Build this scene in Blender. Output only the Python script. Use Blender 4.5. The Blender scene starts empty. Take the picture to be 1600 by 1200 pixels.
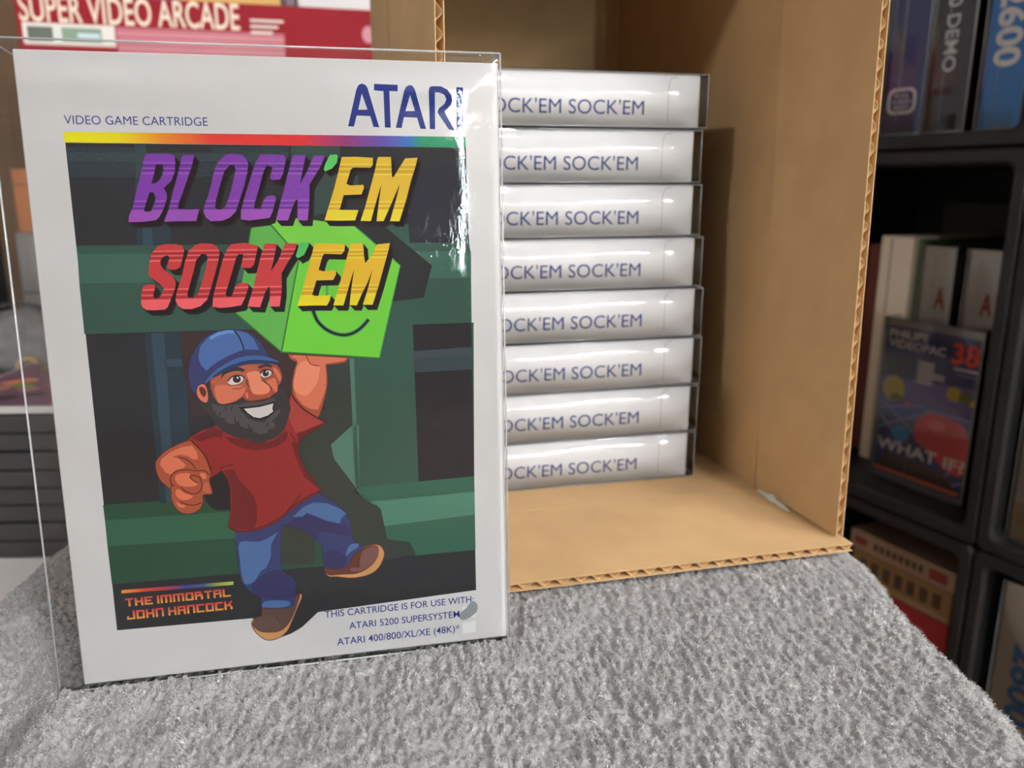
import bpy, bmesh, math, random
import numpy as np
from mathutils import Vector, Matrix
from mathutils.geometry import tessellate_polygon
R = math.radians
scene = bpy.context.scene
COL = scene.collection
random.seed(4)
rng = np.random.default_rng(11)

# ------------------------------------------------------------------ camera, world, light, exposure
CAM_H = 0.1621
cam_data = bpy.data.cameras.new('camera')
cam_data.sensor_width = 36.0
cam_data.lens = 28.8
cam_data.clip_start = 0.01
cam_data.dof.use_dof = True
cam_data.dof.focus_distance = 0.268
cam_data.dof.aperture_fstop = 12.0
cam = bpy.data.objects.new('camera', cam_data)
cam.location = (0, 0, CAM_H)
cam.rotation_euler = (R(90 - 13.87), 0, 0)
COL.objects.link(cam)
scene.camera = cam

world = bpy.data.worlds.new('room_light')
scene.world = world
world.use_nodes = True
bg = world.node_tree.nodes['Background']
bg.inputs[0].default_value = (1.0, 0.985, 0.975, 1)
bg.inputs[1].default_value = 0.17
TUBE_POWER = 185.0
scene.view_settings.view_transform = 'Standard'
scene.view_settings.look = 'None'
scene.view_settings.gamma = 1.0
scene.view_settings.use_curve_mapping = False
scene.view_settings.exposure = 1.0
scene.cycles.max_bounces = 8
scene.cycles.transparent_max_bounces = 24
scene.cycles.caustics_reflective = False
scene.cycles.caustics_refractive = False

# ------------------------------------------------------------------ materials
def lin(c):
    return tuple(((v / 255 / 12.92) if v <= 10.3 else ((v / 255 + .055) / 1.055) ** 2.4) for v in c)

def col(rgb, k=1.0):
    return tuple(min(.95, v * k) for v in lin(rgb)) + (1.0,)

MATS = {}
def mat(name, rgb=(128, 128, 128), rough=.6, k=1.0, spec=.4, metal=0.0, emit=0.0):
    if name in MATS:
        return MATS[name]
    m = bpy.data.materials.new(name)
    m.use_nodes = True
    b = m.node_tree.nodes['Principled BSDF']
    b.inputs['Base Color'].default_value = col(rgb, k)
    b.inputs['Roughness'].default_value = rough
    b.inputs['Specular IOR Level'].default_value = spec
    b.inputs['Metallic'].default_value = metal
    if emit:
        b.inputs['Emission Color'].default_value = col(rgb)
        b.inputs['Emission Strength'].default_value = emit
    MATS[name] = m
    return m

def noise_tint(m, scale, amount, detail=6, stretch=(1, 1, 1), bump=0.0, bump_dist=.0005):
    """modulate base colour with procedural grain in object space"""
    nt = m.node_tree
    b = nt.nodes['Principled BSDF']
    tc = nt.nodes.new('ShaderNodeTexCoord')
    mp = nt.nodes.new('ShaderNodeMapping')
    mp.inputs['Scale'].default_value = stretch
    nz = nt.nodes.new('ShaderNodeTexNoise')
    nz.inputs['Scale'].default_value = scale
    nz.inputs['Detail'].default_value = detail
    nt.links.new(tc.outputs['Object'], mp.inputs['Vector'])
    nt.links.new(mp.outputs['Vector'], nz.inputs['Vector'])
    base = b.inputs['Base Color'].default_value[:]
    rp = nt.nodes.new('ShaderNodeValToRGB')
    rp.color_ramp.elements[0].position = .3
    rp.color_ramp.elements[1].position = .7
    rp.color_ramp.elements[0].color = tuple(v * (1 - amount) for v in base[:3]) + (1,)
    rp.color_ramp.elements[1].color = tuple(min(1, v * (1 + amount)) for v in base[:3]) + (1,)
    nt.links.new(nz.outputs['Fac'], rp.inputs['Fac'])
    nt.links.new(rp.outputs['Color'], b.inputs['Base Color'])
    if bump:
        bp = nt.nodes.new('ShaderNodeBump')
        bp.inputs['Strength'].default_value = bump
        bp.inputs['Distance'].default_value = bump_dist
        nt.links.new(nz.outputs['Fac'], bp.inputs['Height'])
        nt.links.new(bp.outputs['Normal'], b.inputs['Normal'])
    return m

def axis_ramp(name, axis, stops, rough=.5, constant=False):
    """print material whose colour runs along one object axis; stops = [(metres, rgb)]"""
    m = bpy.data.materials.new(name)
    m.use_nodes = True
    nt = m.node_tree
    b = nt.nodes['Principled BSDF']
    b.inputs['Roughness'].default_value = rough
    b.inputs['Specular IOR Level'].default_value = .2
    tc = nt.nodes.new('ShaderNodeTexCoord')
    sp = nt.nodes.new('ShaderNodeSeparateXYZ')
    nt.links.new(tc.outputs['Object'], sp.inputs['Vector'])
    lo, hi = stops[0][0], stops[-1][0]
    mr = nt.nodes.new('ShaderNodeMapRange')
    mr.inputs['From Min'].default_value = lo
    mr.inputs['From Max'].default_value = hi
    nt.links.new(sp.outputs[axis], mr.inputs['Value'])
    rp = nt.nodes.new('ShaderNodeValToRGB')
    cr = rp.color_ramp
    cr.interpolation = 'CONSTANT' if constant else 'LINEAR'
    while len(cr.elements) < len(stops):
        cr.elements.new(.5)
    for e, (p, c) in zip(cr.elements, stops):
        e.position = (p - lo) / (hi - lo)
    for e, (p, c) in zip(cr.elements, stops):
        e.color = col(c, PK)
    nt.links.new(mr.outputs['Result'], rp.inputs['Fac'])
    nt.links.new(rp.outputs['Color'], b.inputs['Base Color'])
    MATS[name] = m
    return m

PK = 1.05     # print colours: albedo relative to the photographed value

def film_material(name, tint=(1, 1, 1), rough=.03, gain=1.7, haze=0.0, bump=0.0, bscale=400):
    m = bpy.data.materials.new(name)
    m.use_nodes = True
    nt = m.node_tree
    for n in list(nt.nodes):
        nt.nodes.remove(n)
    out = nt.nodes.new('ShaderNodeOutputMaterial')
    tr = nt.nodes.new('ShaderNodeBsdfTransparent')
    tr.inputs[0].default_value = (*tint, 1)
    gl = nt.nodes.new('ShaderNodeBsdfGlossy')
    gl.inputs['Roughness'].default_value = rough
    fr = nt.nodes.new('ShaderNodeFresnel')
    fr.inputs['IOR'].default_value = 1.48
    mu = nt.nodes.new('ShaderNodeMath')
    mu.operation = 'MULTIPLY'
    mu.use_clamp = True
    mu.inputs[1].default_value = gain
    nt.links.new(fr.outputs[0], mu.inputs[0])
    mx = nt.nodes.new('ShaderNodeMixShader')
    nt.links.new(mu.outputs[0], mx.inputs[0])
    nt.links.new(tr.outputs[0], mx.inputs[1])
    nt.links.new(gl.outputs[0], mx.inputs[2])
    last = mx
    if haze:
        df = nt.nodes.new('ShaderNodeBsdfDiffuse')
        df.inputs[0].default_value = (.85, .87, .9, 1)
        m2 = nt.nodes.new('ShaderNodeMixShader')
        m2.inputs[0].default_value = haze
        nt.links.new(mx.outputs[0], m2.inputs[1])
        nt.links.new(df.outputs[0], m2.inputs[2])
        last = m2
    if bump:
        tc = nt.nodes.new('ShaderNodeTexCoord')
        nz = nt.nodes.new('ShaderNodeTexNoise')
        nz.inputs['Scale'].default_value = bscale
        nz.inputs['Detail'].default_value = 3
        bp = nt.nodes.new('ShaderNodeBump')
        bp.inputs['Strength'].default_value = 1.0
        bp.inputs['Distance'].default_value = bump
        nt.links.new(tc.outputs['Object'], nz.inputs['Vector'])
        nt.links.new(nz.outputs['Fac'], bp.inputs['Height'])
        nt.links.new(bp.outputs['Normal'], gl.inputs['Normal'])
    nt.links.new(last.outputs[0], out.inputs[0])
    MATS[name] = m
    return m

# ------------------------------------------------------------------ mesh helpers
def link(o, parent=None):
    COL.objects.link(o)
    if parent is not None:
        o.parent = parent
    return o

def mesh_obj(name, verts, faces, m, parent=None, smooth=False, mats=None, idx=None):
    me = bpy.data.meshes.new(name)
    me.from_pydata([tuple(map(float, v)) for v in verts], [], faces)
    for mm in (mats or [m]):
        me.materials.append(mm)
    if idx is not None:
        me.polygons.foreach_set('material_index', idx)
    if smooth:
        me.polygons.foreach_set('use_smooth', [True] * len(me.polygons))
    me.update()
    return link(bpy.data.objects.new(name, me), parent)

def bm_obj(name, bm, m, parent=None, smooth=False):
    me = bpy.data.meshes.new(name)
    bmesh.ops.recalc_face_normals(bm, faces=bm.faces[:])
    bm.to_mesh(me)
    bm.free()
    me.materials.append(m)
    if smooth:
        me.polygons.foreach_set('use_smooth', [True] * len(me.polygons))
    return link(bpy.data.objects.new(name, me), parent)

def box_bm(x0, x1, y0, y1, z0, z1, bevel=0.0, seg=2, bm=None):
    own = bmesh.new()
    r = bmesh.ops.create_cube(own, size=1.0)
    for v in own.verts:
        v.co = Vector((x0 + (v.co.x + .5) * (x1 - x0), y0 + (v.co.y + .5) * (y1 - y0), z0 + (v.co.z + .5) * (z1 - z0)))
    if bevel:
        bmesh.ops.bevel(own, geom=own.edges[:], offset=bevel, segments=seg, profile=.5, affect='EDGES')
    if bm is None:
        return own
    me = bpy.data.meshes.new('tmp')
    own.to_mesh(me)
    own.free()
    bm.from_mesh(me)
    bpy.data.meshes.remove(me)
    return bm

def box(name, x0, x1, y0, y1, z0, z1, m, parent=None, bevel=0.0, seg=2):
    return bm_obj(name, box_bm(x0, x1, y0, y1, z0, z1, bevel, seg), m, parent)

def tag(o, label, cat, group=None):
    o['label'] = label
    o['category'] = cat
    if group:
        o['group'] = group
    return o

def struct(o):
    o['kind'] = 'structure'
    return o

def empty(name, loc, rz=0.0, label=None, cat=None, group=None, rx=0.0):
    o = bpy.data.objects.new(name, None)
    o.empty_display_size = .02
    o.location = loc
    o.rotation_euler = (rx, 0, rz)
    link(o)
    if label:
        tag(o, label, cat, group)
    return o

def copy_tree(o, parent=None):
    c = o.copy()
    COL.objects.link(c)
    c.parent = parent
    for ch in o.children:
        copy_tree(ch, c)
    return c

def smooth_loop(pts, n=3):
    out = []
    N = len(pts)
    for i in range(N):
        p0, p1, p2, p3 = (Vector(pts[(i + k) % N]) for k in (-1, 0, 1, 2))
        for j in range(n):
            t = j / n
            out.append(tuple(.5 * ((2 * p1) + (p2 - p0) * t + (2 * p0 - 5 * p1 + 4 * p2 - p3) * t * t + (3 * p1 - p0 - 3 * p2 + p3) * t ** 3)))
    return out

def smooth_open(pts, n=4):
    out = []
    N = len(pts)
    for i in range(N - 1):
        p0, p1, p2, p3 = (Vector(pts[max(0, min(N - 1, i + k))]) for k in (-1, 0, 1, 2))
        for j in range(n):
            t = j / n
            out.append(tuple(.5 * ((2 * p1) + (p2 - p0) * t + (2 * p0 - 5 * p1 + 4 * p2 - p3) * t * t + (3 * p1 - p0 - 3 * p2 + p3) * t ** 3)))
    out.append(tuple(pts[-1]))
    return out

class Print:
    """flat print on the local XZ plane facing -Y, many inks, stacked in hair-thin layers"""
    STEP = 0.000022
    def __init__(s):
        s.v, s.f, s.mi, s.m = [], [], [], []
    def slot(s, name):
        if name not in s.m:
            s.m.append(name)
        return s.m.index(name)
    def poly(s, name, layer, loops, y0=0.0):
        tri = tessellate_polygon([[Vector((x, z, 0)) for x, z in lp] for lp in loops])
        flat = [p for lp in loops for p in lp]
        base = len(s.v)
        y = y0 - s.STEP * (layer + 1)
        s.v += [(x, y, z) for x, z in flat]
        k = s.slot(name)
        for a, b, c in tri:
            A, B, Cc = flat[a], flat[b], flat[c]
            cr = (B[0] - A[0]) * (Cc[1] - A[1]) - (B[1] - A[1]) * (Cc[0] - A[0])
            s.f.append((base + a, base + b, base + c) if cr > 0 else (base + a, base + c, base + b))
            s.mi.append(k)
    def rect(s, name, layer, x0, x1, z0, z1):
        s.poly(name, layer, [[(x0, z0), (x1, z0), (x1, z1), (x0, z1)]])
    def stroke(s, name, layer, pts, w):
        P = [Vector(p) for p in pts]
        Lf, Rt = [], []
        for i, p in enumerate(P):
            d = (P[min(i + 1, len(P) - 1)] - P[max(i - 1, 0)])
            if d.length < 1e-9:
                d = Vector((1, 0))
            d.normalize()
            n = Vector((-d.y, d.x)) * (w / 2)
            Lf.append(p + n)
            Rt.append(p - n)
        base = len(s.v)
        y = -s.STEP * (layer + 1)
        for a, b in zip(Lf, Rt):
            s.v += [(a.x, y, a.y), (b.x, y, b.y)]
        k = s.slot(name)
        for i in range(len(P) - 1):
            q = base + 2 * i
            s.f.append((q, q + 1, q + 3, q + 2))
            s.mi.append(k)
    def disc(s, name, layer, cx, cz, rx, rz, n=24):
        s.poly(name, layer, [[(cx + rx * math.cos(t * 2 * math.pi / n), cz + rz * math.sin(t * 2 * math.pi / n)) for t in range(n)]])
    def build(s, name, parent):
        return mesh_obj(name, s.v, s.f, None, parent, mats=[MATS[k] for k in s.m], idx=s.mi)

_cu = {}
def text_tris(string, spacing=1.0, bold=0.0):
    """outline of a line of lettering: (verts2d, tris, cap-box) normalised to width 1 x height 1 of capitals"""
    key = (string, spacing, bold)
    if key in _cu:
        return _cu[key]
    cu = bpy.data.curves.new('lettering', 'FONT')
    cu.body = string
    cu.space_character = spacing
    cu.offset = bold
    cu.resolution_u = 4
    ob = bpy.data.objects.new('lettering', cu)
    COL.objects.link(ob)
    dg = bpy.context.evaluated_depsgraph_get()
    me = bpy.data.meshes.new_from_object(ob.evaluated_get(dg))
    v = np.array([p.co[:2] for p in me.vertices])
    me.calc_loop_triangles()
    t = [tuple(q.vertices) for q in me.loop_triangles]
    bpy.data.objects.remove(ob)
    bpy.data.curves.remove(cu)
    bpy.data.meshes.remove(me)
    x0, x1 = v[:, 0].min(), v[:, 0].max()
    cap = .70 if not any(ch.isdigit() for ch in string) else .70
    v = np.stack([(v[:, 0] - x0) / (x1 - x0), v[:, 1] / cap], 1)
    _cu[key] = (v, t)
    return _cu[key]

def text_mesh(name, string, m, parent, x0, x1, z0, h, y, spacing=1.0, bold=0.0, rot=None, fit_h=True):
    """lettering whose capitals fill x0..x1 and z0..z0+h on the plane y; rot='cw' runs it downwards"""
    v, t = text_tris(string, spacing, bold)
    if rot == 'cw':      # reads downward: string runs from z0+h (top) to z0, letter tops point to +x
        P = [(x0 + q[1] * (x1 - x0), y, z0 + h - q[0] * h) for q in v]
    else:
        P = [(x0 + q[0] * (x1 - x0), y, z0 + q[1] * h) for q in v]
    return mesh_obj(name, P, t, m, parent)

def film_shell(name, x0, x1, y0, y1, z0, z1, m, parent, r=.0016, nu=24, nv=24, bulge=None, top_bulge=None, side=None):
    """thin clear plastic sleeve; front faces -Y; bulge(a,b)->metres outwards"""
    us = np.linspace(0, 1, nu)
    vs = np.linspace(0, 1, nv)
    V, F = [], []
    for j, b in enumerate(vs):
        for i, a in enumerate(us):
            d = bulge(a, b) if bulge else 0.0
            V.append((x0 + r + a * (x1 - x0 - 2 * r), y0 - d, z0 + r + b * (z1 - z0 - 2 * r)))
    for j in range(nv - 1):
        for i in range(nu - 1):
            q = j * nu + i
            F.append((q, q + 1, q + nu + 1, q + nu))
    loop = [i for i in range(nu)] + [j * nu + nu - 1 for j in range(1, nv)] + [(nv - 1) * nu + i for i in range(nu - 2, -1, -1)] + [j * nu for j in range(nv - 2, 0, -1)]
    rings = [loop]
    L = len(loop)
    def out_dir(p):
        ox = -1 if p[0] < x0 + r + 1e-7 else (1 if p[0] > x1 - r - 1e-7 else 0)
        oz = -1 if p[2] < z0 + r + 1e-7 else (1 if p[2] > z1 - r - 1e-7 else 0)
        return ox, oz
    dirs = [out_dir(V[k]) for k in loop]
    base = [V[k] for k in loop]
    steps = [(r * math.sin(R(30)), r * (1 - math.cos(R(30)))), (r * math.sin(R(60)), r * (1 - math.cos(R(60)))), (r, r), (r, (y1 - y0) * .5), (r, y1 - y0 - r), (r * .5, y1 - y0 - r * .13), (0, y1 - y0)]
    for o, dy in steps:
        ring = []
        for (bx, by, bz), (ox, oz) in zip(base, dirs):
            s = .75 if ox and oz else 1.0
            zz = bz + oz * o * s
            if top_bulge and oz == 1:
                zz += top_bulge((bx - x0) / (x1 - x0), dy / (y1 - y0))
            ring.append(len(V))
            V.append((bx + ox * o * s, y0 + dy, zz))
        rings.append(ring)
    for A, B in zip(rings[:-1], rings[1:]):
        for k in range(L):
            F.append((A[k], B[k], B[(k + 1) % L], A[(k + 1) % L]))
    F.append(tuple(rings[-1][::-1]))
    nf = (nu - 1) * (nv - 1)
    if side is None:
        return mesh_obj(name, V, F, m, parent, smooth=True)
    idx = [0] * (nf + 3 * L) + [1] * (len(F) - nf - 3 * L)
    return mesh_obj(name, V, F, None, parent, smooth=True, mats=[m, side], idx=idx)

def rod_bm(bm, a, b, r, n=6):
    a, b = Vector(a), Vector(b)
    d = b - a
    q = d.to_track_quat('Z', 'Y')
    vs = []
    for p in (a, b):
        vs.append([bm.verts.new(p + q @ Vector((r * math.cos(2 * math.pi * i / n), r * math.sin(2 * math.pi * i / n), 0))) for i in range(n)])
    for i in range(n):
        bm.faces.new((vs[0][i], vs[0][(i + 1) % n], vs[1][(i + 1) % n], vs[1][i]))
    bm.faces.new(vs[0][::-1])
    bm.faces.new(vs[1])

# shared materials
film_front = film_material('clear_film', rough=.012, gain=1.05, bump=.00003, bscale=750)
film_stack = film_material('clear_film_stack', tint=(.98, .985, .985), rough=.025, gain=1.6, bump=.000012, bscale=250)
film_edge = film_material('film_fold', tint=(.86, .87, .87), rough=.12, gain=3.0, haze=.34)
white_card = noise_tint(mat('white_card', (222, 220, 220), .42, k=1.06, spec=.5), 60, .02)
blue_ink = mat('logo_blue', (26, 48, 140), .6, spec=.2)
# ------------------------------------------------------------------ the room
TABLE_Z = -.114
FLOOR_Z = -.86
CEIL_Z = 1.62
struct(box('floor', -3.2, 2.7, -7.2, 2.6, FLOOR_Z - .05, FLOOR_Z, noise_tint(mat('floor_wood', (120, 100, 82), .5), 6, .15, stretch=(1, 8, 1))))
struct(box('ceiling', -3.2, 2.7, -7.2, 2.6, CEIL_Z, CEIL_Z + .05, mat('ceiling_paint', (225, 222, 216), .9)))
struct(box('wall_back', -3.2, 2.7, 2.5, 2.6, FLOOR_Z, CEIL_Z, noise_tint(mat('wall_paint', (150, 138, 124), .9), 3, .04)))
struct(box('wall_right', 2.6, 2.7, -7.2, 2.5, FLOOR_Z, CEIL_Z, mat('wall_paint')))

def tube_lamp(x, y0, y1, label):
    e = empty('ceiling_lamp', (x, (y0 + y1) / 2, CEIL_Z), 0, label, 'lamp', 'long tube lamps on the ceiling')
    hl = (y1 - y0) / 2
    box('housing', -.05, .05, -hl, hl, -.03, 0, mat('lamp_housing', (235, 235, 235), .5), e, .004)
    for dx in (-.022, .022):
        bm = bmesh.new()
        rod_bm(bm, (dx, -hl + .02, -.048), (dx, hl - .02, -.048), .013, 8)
        bm_obj('tube', bm, mat('lamp_tube', (245, 247, 255), .4, emit=TUBE_POWER), e, True)
    for s in (-1, 1):
        box('end_cap', -.045, .045, s * (hl - .012) - .01, s * (hl - .012) + .01, -.068, -.028, mat('lamp_housing'), e, .003)
for x, y0, y1, lb in ((2.25, -2.3, -.8, 'twin-tube ceiling lamp by the right wall, nearest the shelf'),
                      (2.25, -4.1, -2.6, 'twin-tube ceiling lamp by the right wall, middle of its row'),
                      (2.25, -5.9, -4.4, 'twin-tube ceiling lamp by the right wall, farthest behind the camera'),
                      (-1.15, -1.28, -.96, 'short twin-tube ceiling lamp on the left, behind the camera'),
                      (.65, -.98, -.66, 'short added twin-tube fill lamp overhead, above the table edge')):  # overhead lamp is added fill, brightening the towel and carton floor
    tube_lamp(x, y0, y1, lb)

fl_ = empty('added_streak_lamp', (.764, -1.62, FLOOR_Z), 0, 'added slim upright light tube on a stand, unseen behind the camera on the right', 'lamp')  # added light tube, placed to reflect as a streak on the front sleeve
bm = bmesh.new(); rod_bm(bm, (0, 0, 0), (0, 0, .02), .14, 24); bm_obj('base', bm, mat('lamp_stand', (40, 40, 42), .5), fl_)
bm = bmesh.new(); rod_bm(bm, (0, .055, .02), (0, .055, 1.58), .009, 10); bm_obj('pole', bm, mat('lamp_stand'), fl_)
bm = bmesh.new(); rod_bm(bm, (0, 0, 1.08), (0, 0, 1.52), .025, 16); bm_obj('light_tube', bm, mat('lamp_tube_soft', (232, 248, 255), .4, emit=66.0), fl_, True)
for zz in (1.07, 1.53):
    bm = bmesh.new(); rod_bm(bm, (0, 0, zz - .012), (0, 0, zz + .012), .040, 16); rod_bm(bm, (0, 0, zz), (0, .055, zz), .006, 8); bm_obj('tube_clip', bm, mat('lamp_stand'), fl_)

# ------------------------------------------------------------------ the white table
t = empty('table', (-.42, .55, FLOOR_Z), 0, 'white table under the grey towel and the carton', 'table')
white_top = mat('table_white', (226, 222, 220), .35)
box('table_top', -.80, .585, -.53, .62, TABLE_Z - FLOOR_Z - .025, TABLE_Z - FLOOR_Z, white_top, t, .002)
for sx in (-.76, .545):
    for sy in (-.49, .58):
        box('leg', sx - .02, sx + .02, sy - .02, sy + .02, 0, TABLE_Z - FLOOR_Z - .025, mat('table_leg', (200, 200, 200), .4), t, .002)

# ------------------------------------------------------------------ the grey towel (draped over a low block)
TXL, TXR, TYF, TYB = -.215, .161, .12, .70
def noise2(nx, ny, sx, sy):
    a = rng.standard_normal((ny, nx))
    fx = np.fft.fftfreq(nx)[None, :]
    fy = np.fft.fftfreq(ny)[:, None]
    g = np.exp(-2 * (np.pi ** 2) * ((fx * sx) ** 2 + (fy * sy) ** 2))
    b = np.real(np.fft.ifft2(np.fft.fft2(a) * g))
    return b / b.std()
def spaced(lo, hi, fine_lo, fine_hi, fine, coarse):
    a = [np.arange(lo, fine_lo, coarse), np.arange(fine_lo, fine_hi, fine), np.arange(fine_hi, hi + coarse, coarse)]
    return np.concatenate(a)
RC = .016
DROP = -TABLE_Z - .001
def section(s, edge_lo, edge_hi):
    """arc-length parameter over a flat top with rounded shoulders -> (position, drop)"""
    s = np.asarray(s)
    pos = np.clip(s, edge_lo + RC, edge_hi - RC).astype(float)
    dz = np.zeros_like(pos)
    for sgn, e in ((-1, edge_lo + RC), (1, edge_hi - RC)):
        over = sgn * (s - e)
        m = over > 0
        ang = np.clip(over / RC, 0, math.pi / 2)
        pos = np.where(m, e + sgn * RC * np.sin(ang), pos)
        dz = np.where(m, RC * (1 - np.cos(ang)) + np.maximum(0, over - RC * math.pi / 2), dz)
        pos = np.where(m & (over > RC * math.pi / 2), pos + sgn * (over - RC * math.pi / 2) * .10, pos)
    return pos, np.minimum(dz, DROP)
SX = spaced(TXL - .115, TXR + .115, TXL - .012, TXR + .022, .00055, .004)
SY = spaced(TYF - .115, TYB + .115, .188, .345, .00055, .005)
PX, DX = section(SX, TXL, TXR)
PY, DY = section(SY, TYF, TYB)
gx, gy = np.meshgrid(PX, PY)
dz = np.maximum(DX[None, :], DY[:, None])
flat = np.exp(-dz / .02)
# broad undulation and a few soft creases
U = -.0012 + .0009 * np.sin(gx * 31 + 1.0) * np.sin(gy * 27 + .4) + .0006 * np.sin(gx * 70 - gy * 40)
def crease(x0, y0, x1, y1, w, depth):
    dx, dy = x1 - x0, y1 - y0
    L2 = dx * dx + dy * dy
    tt = np.clip(((gx - x0) * dx + (gy - y0) * dy) / L2, 0, 1)
    d = np.hypot(gx - x0 - tt * dx, gy - y0 - tt * dy)
    return depth * np.exp(-(d / w) ** 2) * np.sin(np.pi * np.clip(tt, .04, .96)) ** .5
xl = np.interp(gy, [.195, .208, .2314, .2674, .31], [-.146, -.151, -.153, -.1730, -.200])
U -= .0105 / (1 + np.exp((gx - xl) / .0026)) * np.clip((.285 - gy) / .03, 0, 1)
U += .0020 * np.exp(-((gx - xl - .010) / .006) ** 2) * np.clip((.285 - gy) / .03, 0, 1)
U -= crease(-.137, .2220, -.122, .192, .0045, .0042)
U -= crease(-.1185, .2360, -.1125, .2160, .0045, .0045)
U -= crease(-.098, .232, -.060, .212, .006, .0012)
U -= crease(.02, .29, .045, .21, .007, .0012)
U -= crease(.09, .30, .125, .20, .008, .0014)
# under the game box and the carton the cloth is pressed flat
press = 1 / (1 + np.exp(-(gy - (.312 + .237 * (gx - 0.02))) / .004)) * (gx > -.10)
U = U * (1 - press) - .0016 * press
yb = .2398 + (gx + .1419) * math.tan(.2121)
pb = np.exp(-(((gy - yb - .012) / .016) ** 4)) * (gx > -.152) * (gx < .004)
U = U * (1 - pb) - .0012 * pb
NX, NY = 1024, 768
worm = noise2(NX, NY, 0.95, 2.4)
fine = noise2(NX, NY, .75, .9)
clump = noise2(NX, NY, 5.0, 9.0)
ix = (np.round((gx + 1) / .00055 + (gy * .22) / .00055).astype(int)) % NX
iy = (np.round((gy + 1) / .00055).astype(int)) % NY
W = .00075 * np.tanh(worm[iy, ix] * 1.6) + .00030 * fine[iy, ix] + .00022 * clump[iy, ix]
dens = 1 - .35 * np.clip((gy - .26) / .08, 0, 1)
H = (U * flat) + W * dens * (1 - .8 * press)
gz = -dz + H
side = np.clip(dz / .02, 0, 1)
gx2 = gx + np.sign(gx - (TXL + TXR) / 2) * side * (DX[None, :] > .004) * (W + .004 * np.sin(gy * 60))
gy2 = gy + np.sign(gy - .4) * side * (DY[:, None] > .004) * (W + .004 * np.sin(gx * 55))
gz = np.maximum(gz, TABLE_Z + .0006)
nyg, nxg = gx.shape
co = np.stack([gx2, gy2, gz], -1).reshape(-1, 3)
q = (np.arange(nyg - 1)[:, None] * nxg + np.arange(nxg - 1)[None, :]).reshape(-1)
quads = np.stack([q, q + 1, q + nxg + 1, q + nxg], 1)
def fast_mesh(name, co, quads, m, parent=None, smooth=True):
    me = bpy.data.meshes.new(name)
    k = quads.shape[1]
    me.vertices.add(len(co))
    me.vertices.foreach_set('co', co.astype(np.float32).ravel())
    me.loops.add(quads.size)
    me.loops.foreach_set('vertex_index', quads.astype(np.int32).ravel())
    me.polygons.add(len(quads))
    me.polygons.foreach_set('loop_start', np.arange(0, quads.size, k, dtype=np.int32))
    me.polygons.foreach_set('loop_total', np.full(len(quads), k, dtype=np.int32))
    if smooth:
        me.polygons.foreach_set('use_smooth', np.ones(len(quads), dtype=bool))
    me.materials.append(m)
    me.update(calc_edges=True)
    me.validate()
    return link(bpy.data.objects.new(name, me), parent)
cloth = mat('towel_grey', (144, 142, 142), .85, spec=.25)  # ground cloth darker than the pile, shading the gaps between tufts by colour
cloth.node_tree.nodes['Principled BSDF'].inputs['Sheen Weight'].default_value = .35
cloth.node_tree.nodes['Principled BSDF'].inputs['Sheen Roughness'].default_value = .4
noise_tint(cloth, 900, .22, detail=2)
towel = empty('towel', (0, 0, 0), 0, 'plush grey towel spread under the upright game box and the carton', 'towel')
fast_mesh('cloth', co, quads, cloth, towel)
# loop pile: tens of thousands of tiny leaning yarn ends
N = 250000
tx = rng.uniform(TXL - .008, TXR + .006, N)
ty = rng.uniform(.186, .345, N) ** 1.0
jx = np.clip(np.searchsorted(PX, tx), 1, nxg - 1)
# PX and PY are monotone on the top face
jy = np.clip(np.searchsorted(PY, ty), 1, nyg - 1)
keep = (press[jy, jx] < .3) & (pb[jy, jx] < .6) & (worm[iy[jy, jx], ix[jy, jx]] + .35 * rng.standard_normal(N) > -.35)
tx, ty, jx, jy = tx[keep], ty[keep], jx[keep], jy[keep]
P = co.reshape(nyg, nxg, 3)[jy, jx]
n = len(tx)
ang = rng.normal(-1.2, .55, n) + .5 * clump[iy[jy, jx], ix[jy, jx]]
ln = rng.uniform(.0008, .0018, n)
lean = rng.uniform(.35, 1.0, n)
d = np.stack([np.cos(ang) * lean, np.sin(ang) * lean, rng.uniform(.3, .9, n)], 1)
d /= np.linalg.norm(d, axis=1)[:, None]
wv = np.stack([-np.sin(ang), np.cos(ang), rng.normal(0, .3, n)], 1) * rng.uniform(.00006, .00011, n)[:, None]
a = P - wv * 1.0 - np.array([0, 0, .0002])
b = P + wv * 1.0 - np.array([0, 0, .0002])
tip = P + d * ln[:, None]
mid = P + d * ln[:, None] * .55 + np.array([0, 0, .00025])
tc = np.stack([a, b, mid + wv * .9, tip + wv * .3 - np.array([0, 0, .0002]), mid - wv * .9], 1).reshape(-1, 3)
i0 = np.arange(n) * 5
tq = np.stack([i0, i0 + 1, i0 + 2, i0 + 4], 1)
tq2 = np.stack([i0 + 4, i0 + 2, i0 + 3, i0 + 3], 1)
pile_m = mat('towel_pile', (226, 224, 222), .45, spec=.7)
noise_tint(pile_m, 1500, .35, detail=1)
pile = fast_mesh('pile', tc, np.concatenate([np.stack([i0, i0 + 1, i0 + 2], 1), np.stack([i0, i0 + 2, i0 + 4], 1), np.stack([i0 + 4, i0 + 2, i0 + 3], 1)]), pile_m, towel, smooth=False)
pile['kind'] = 'stuff'

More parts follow.
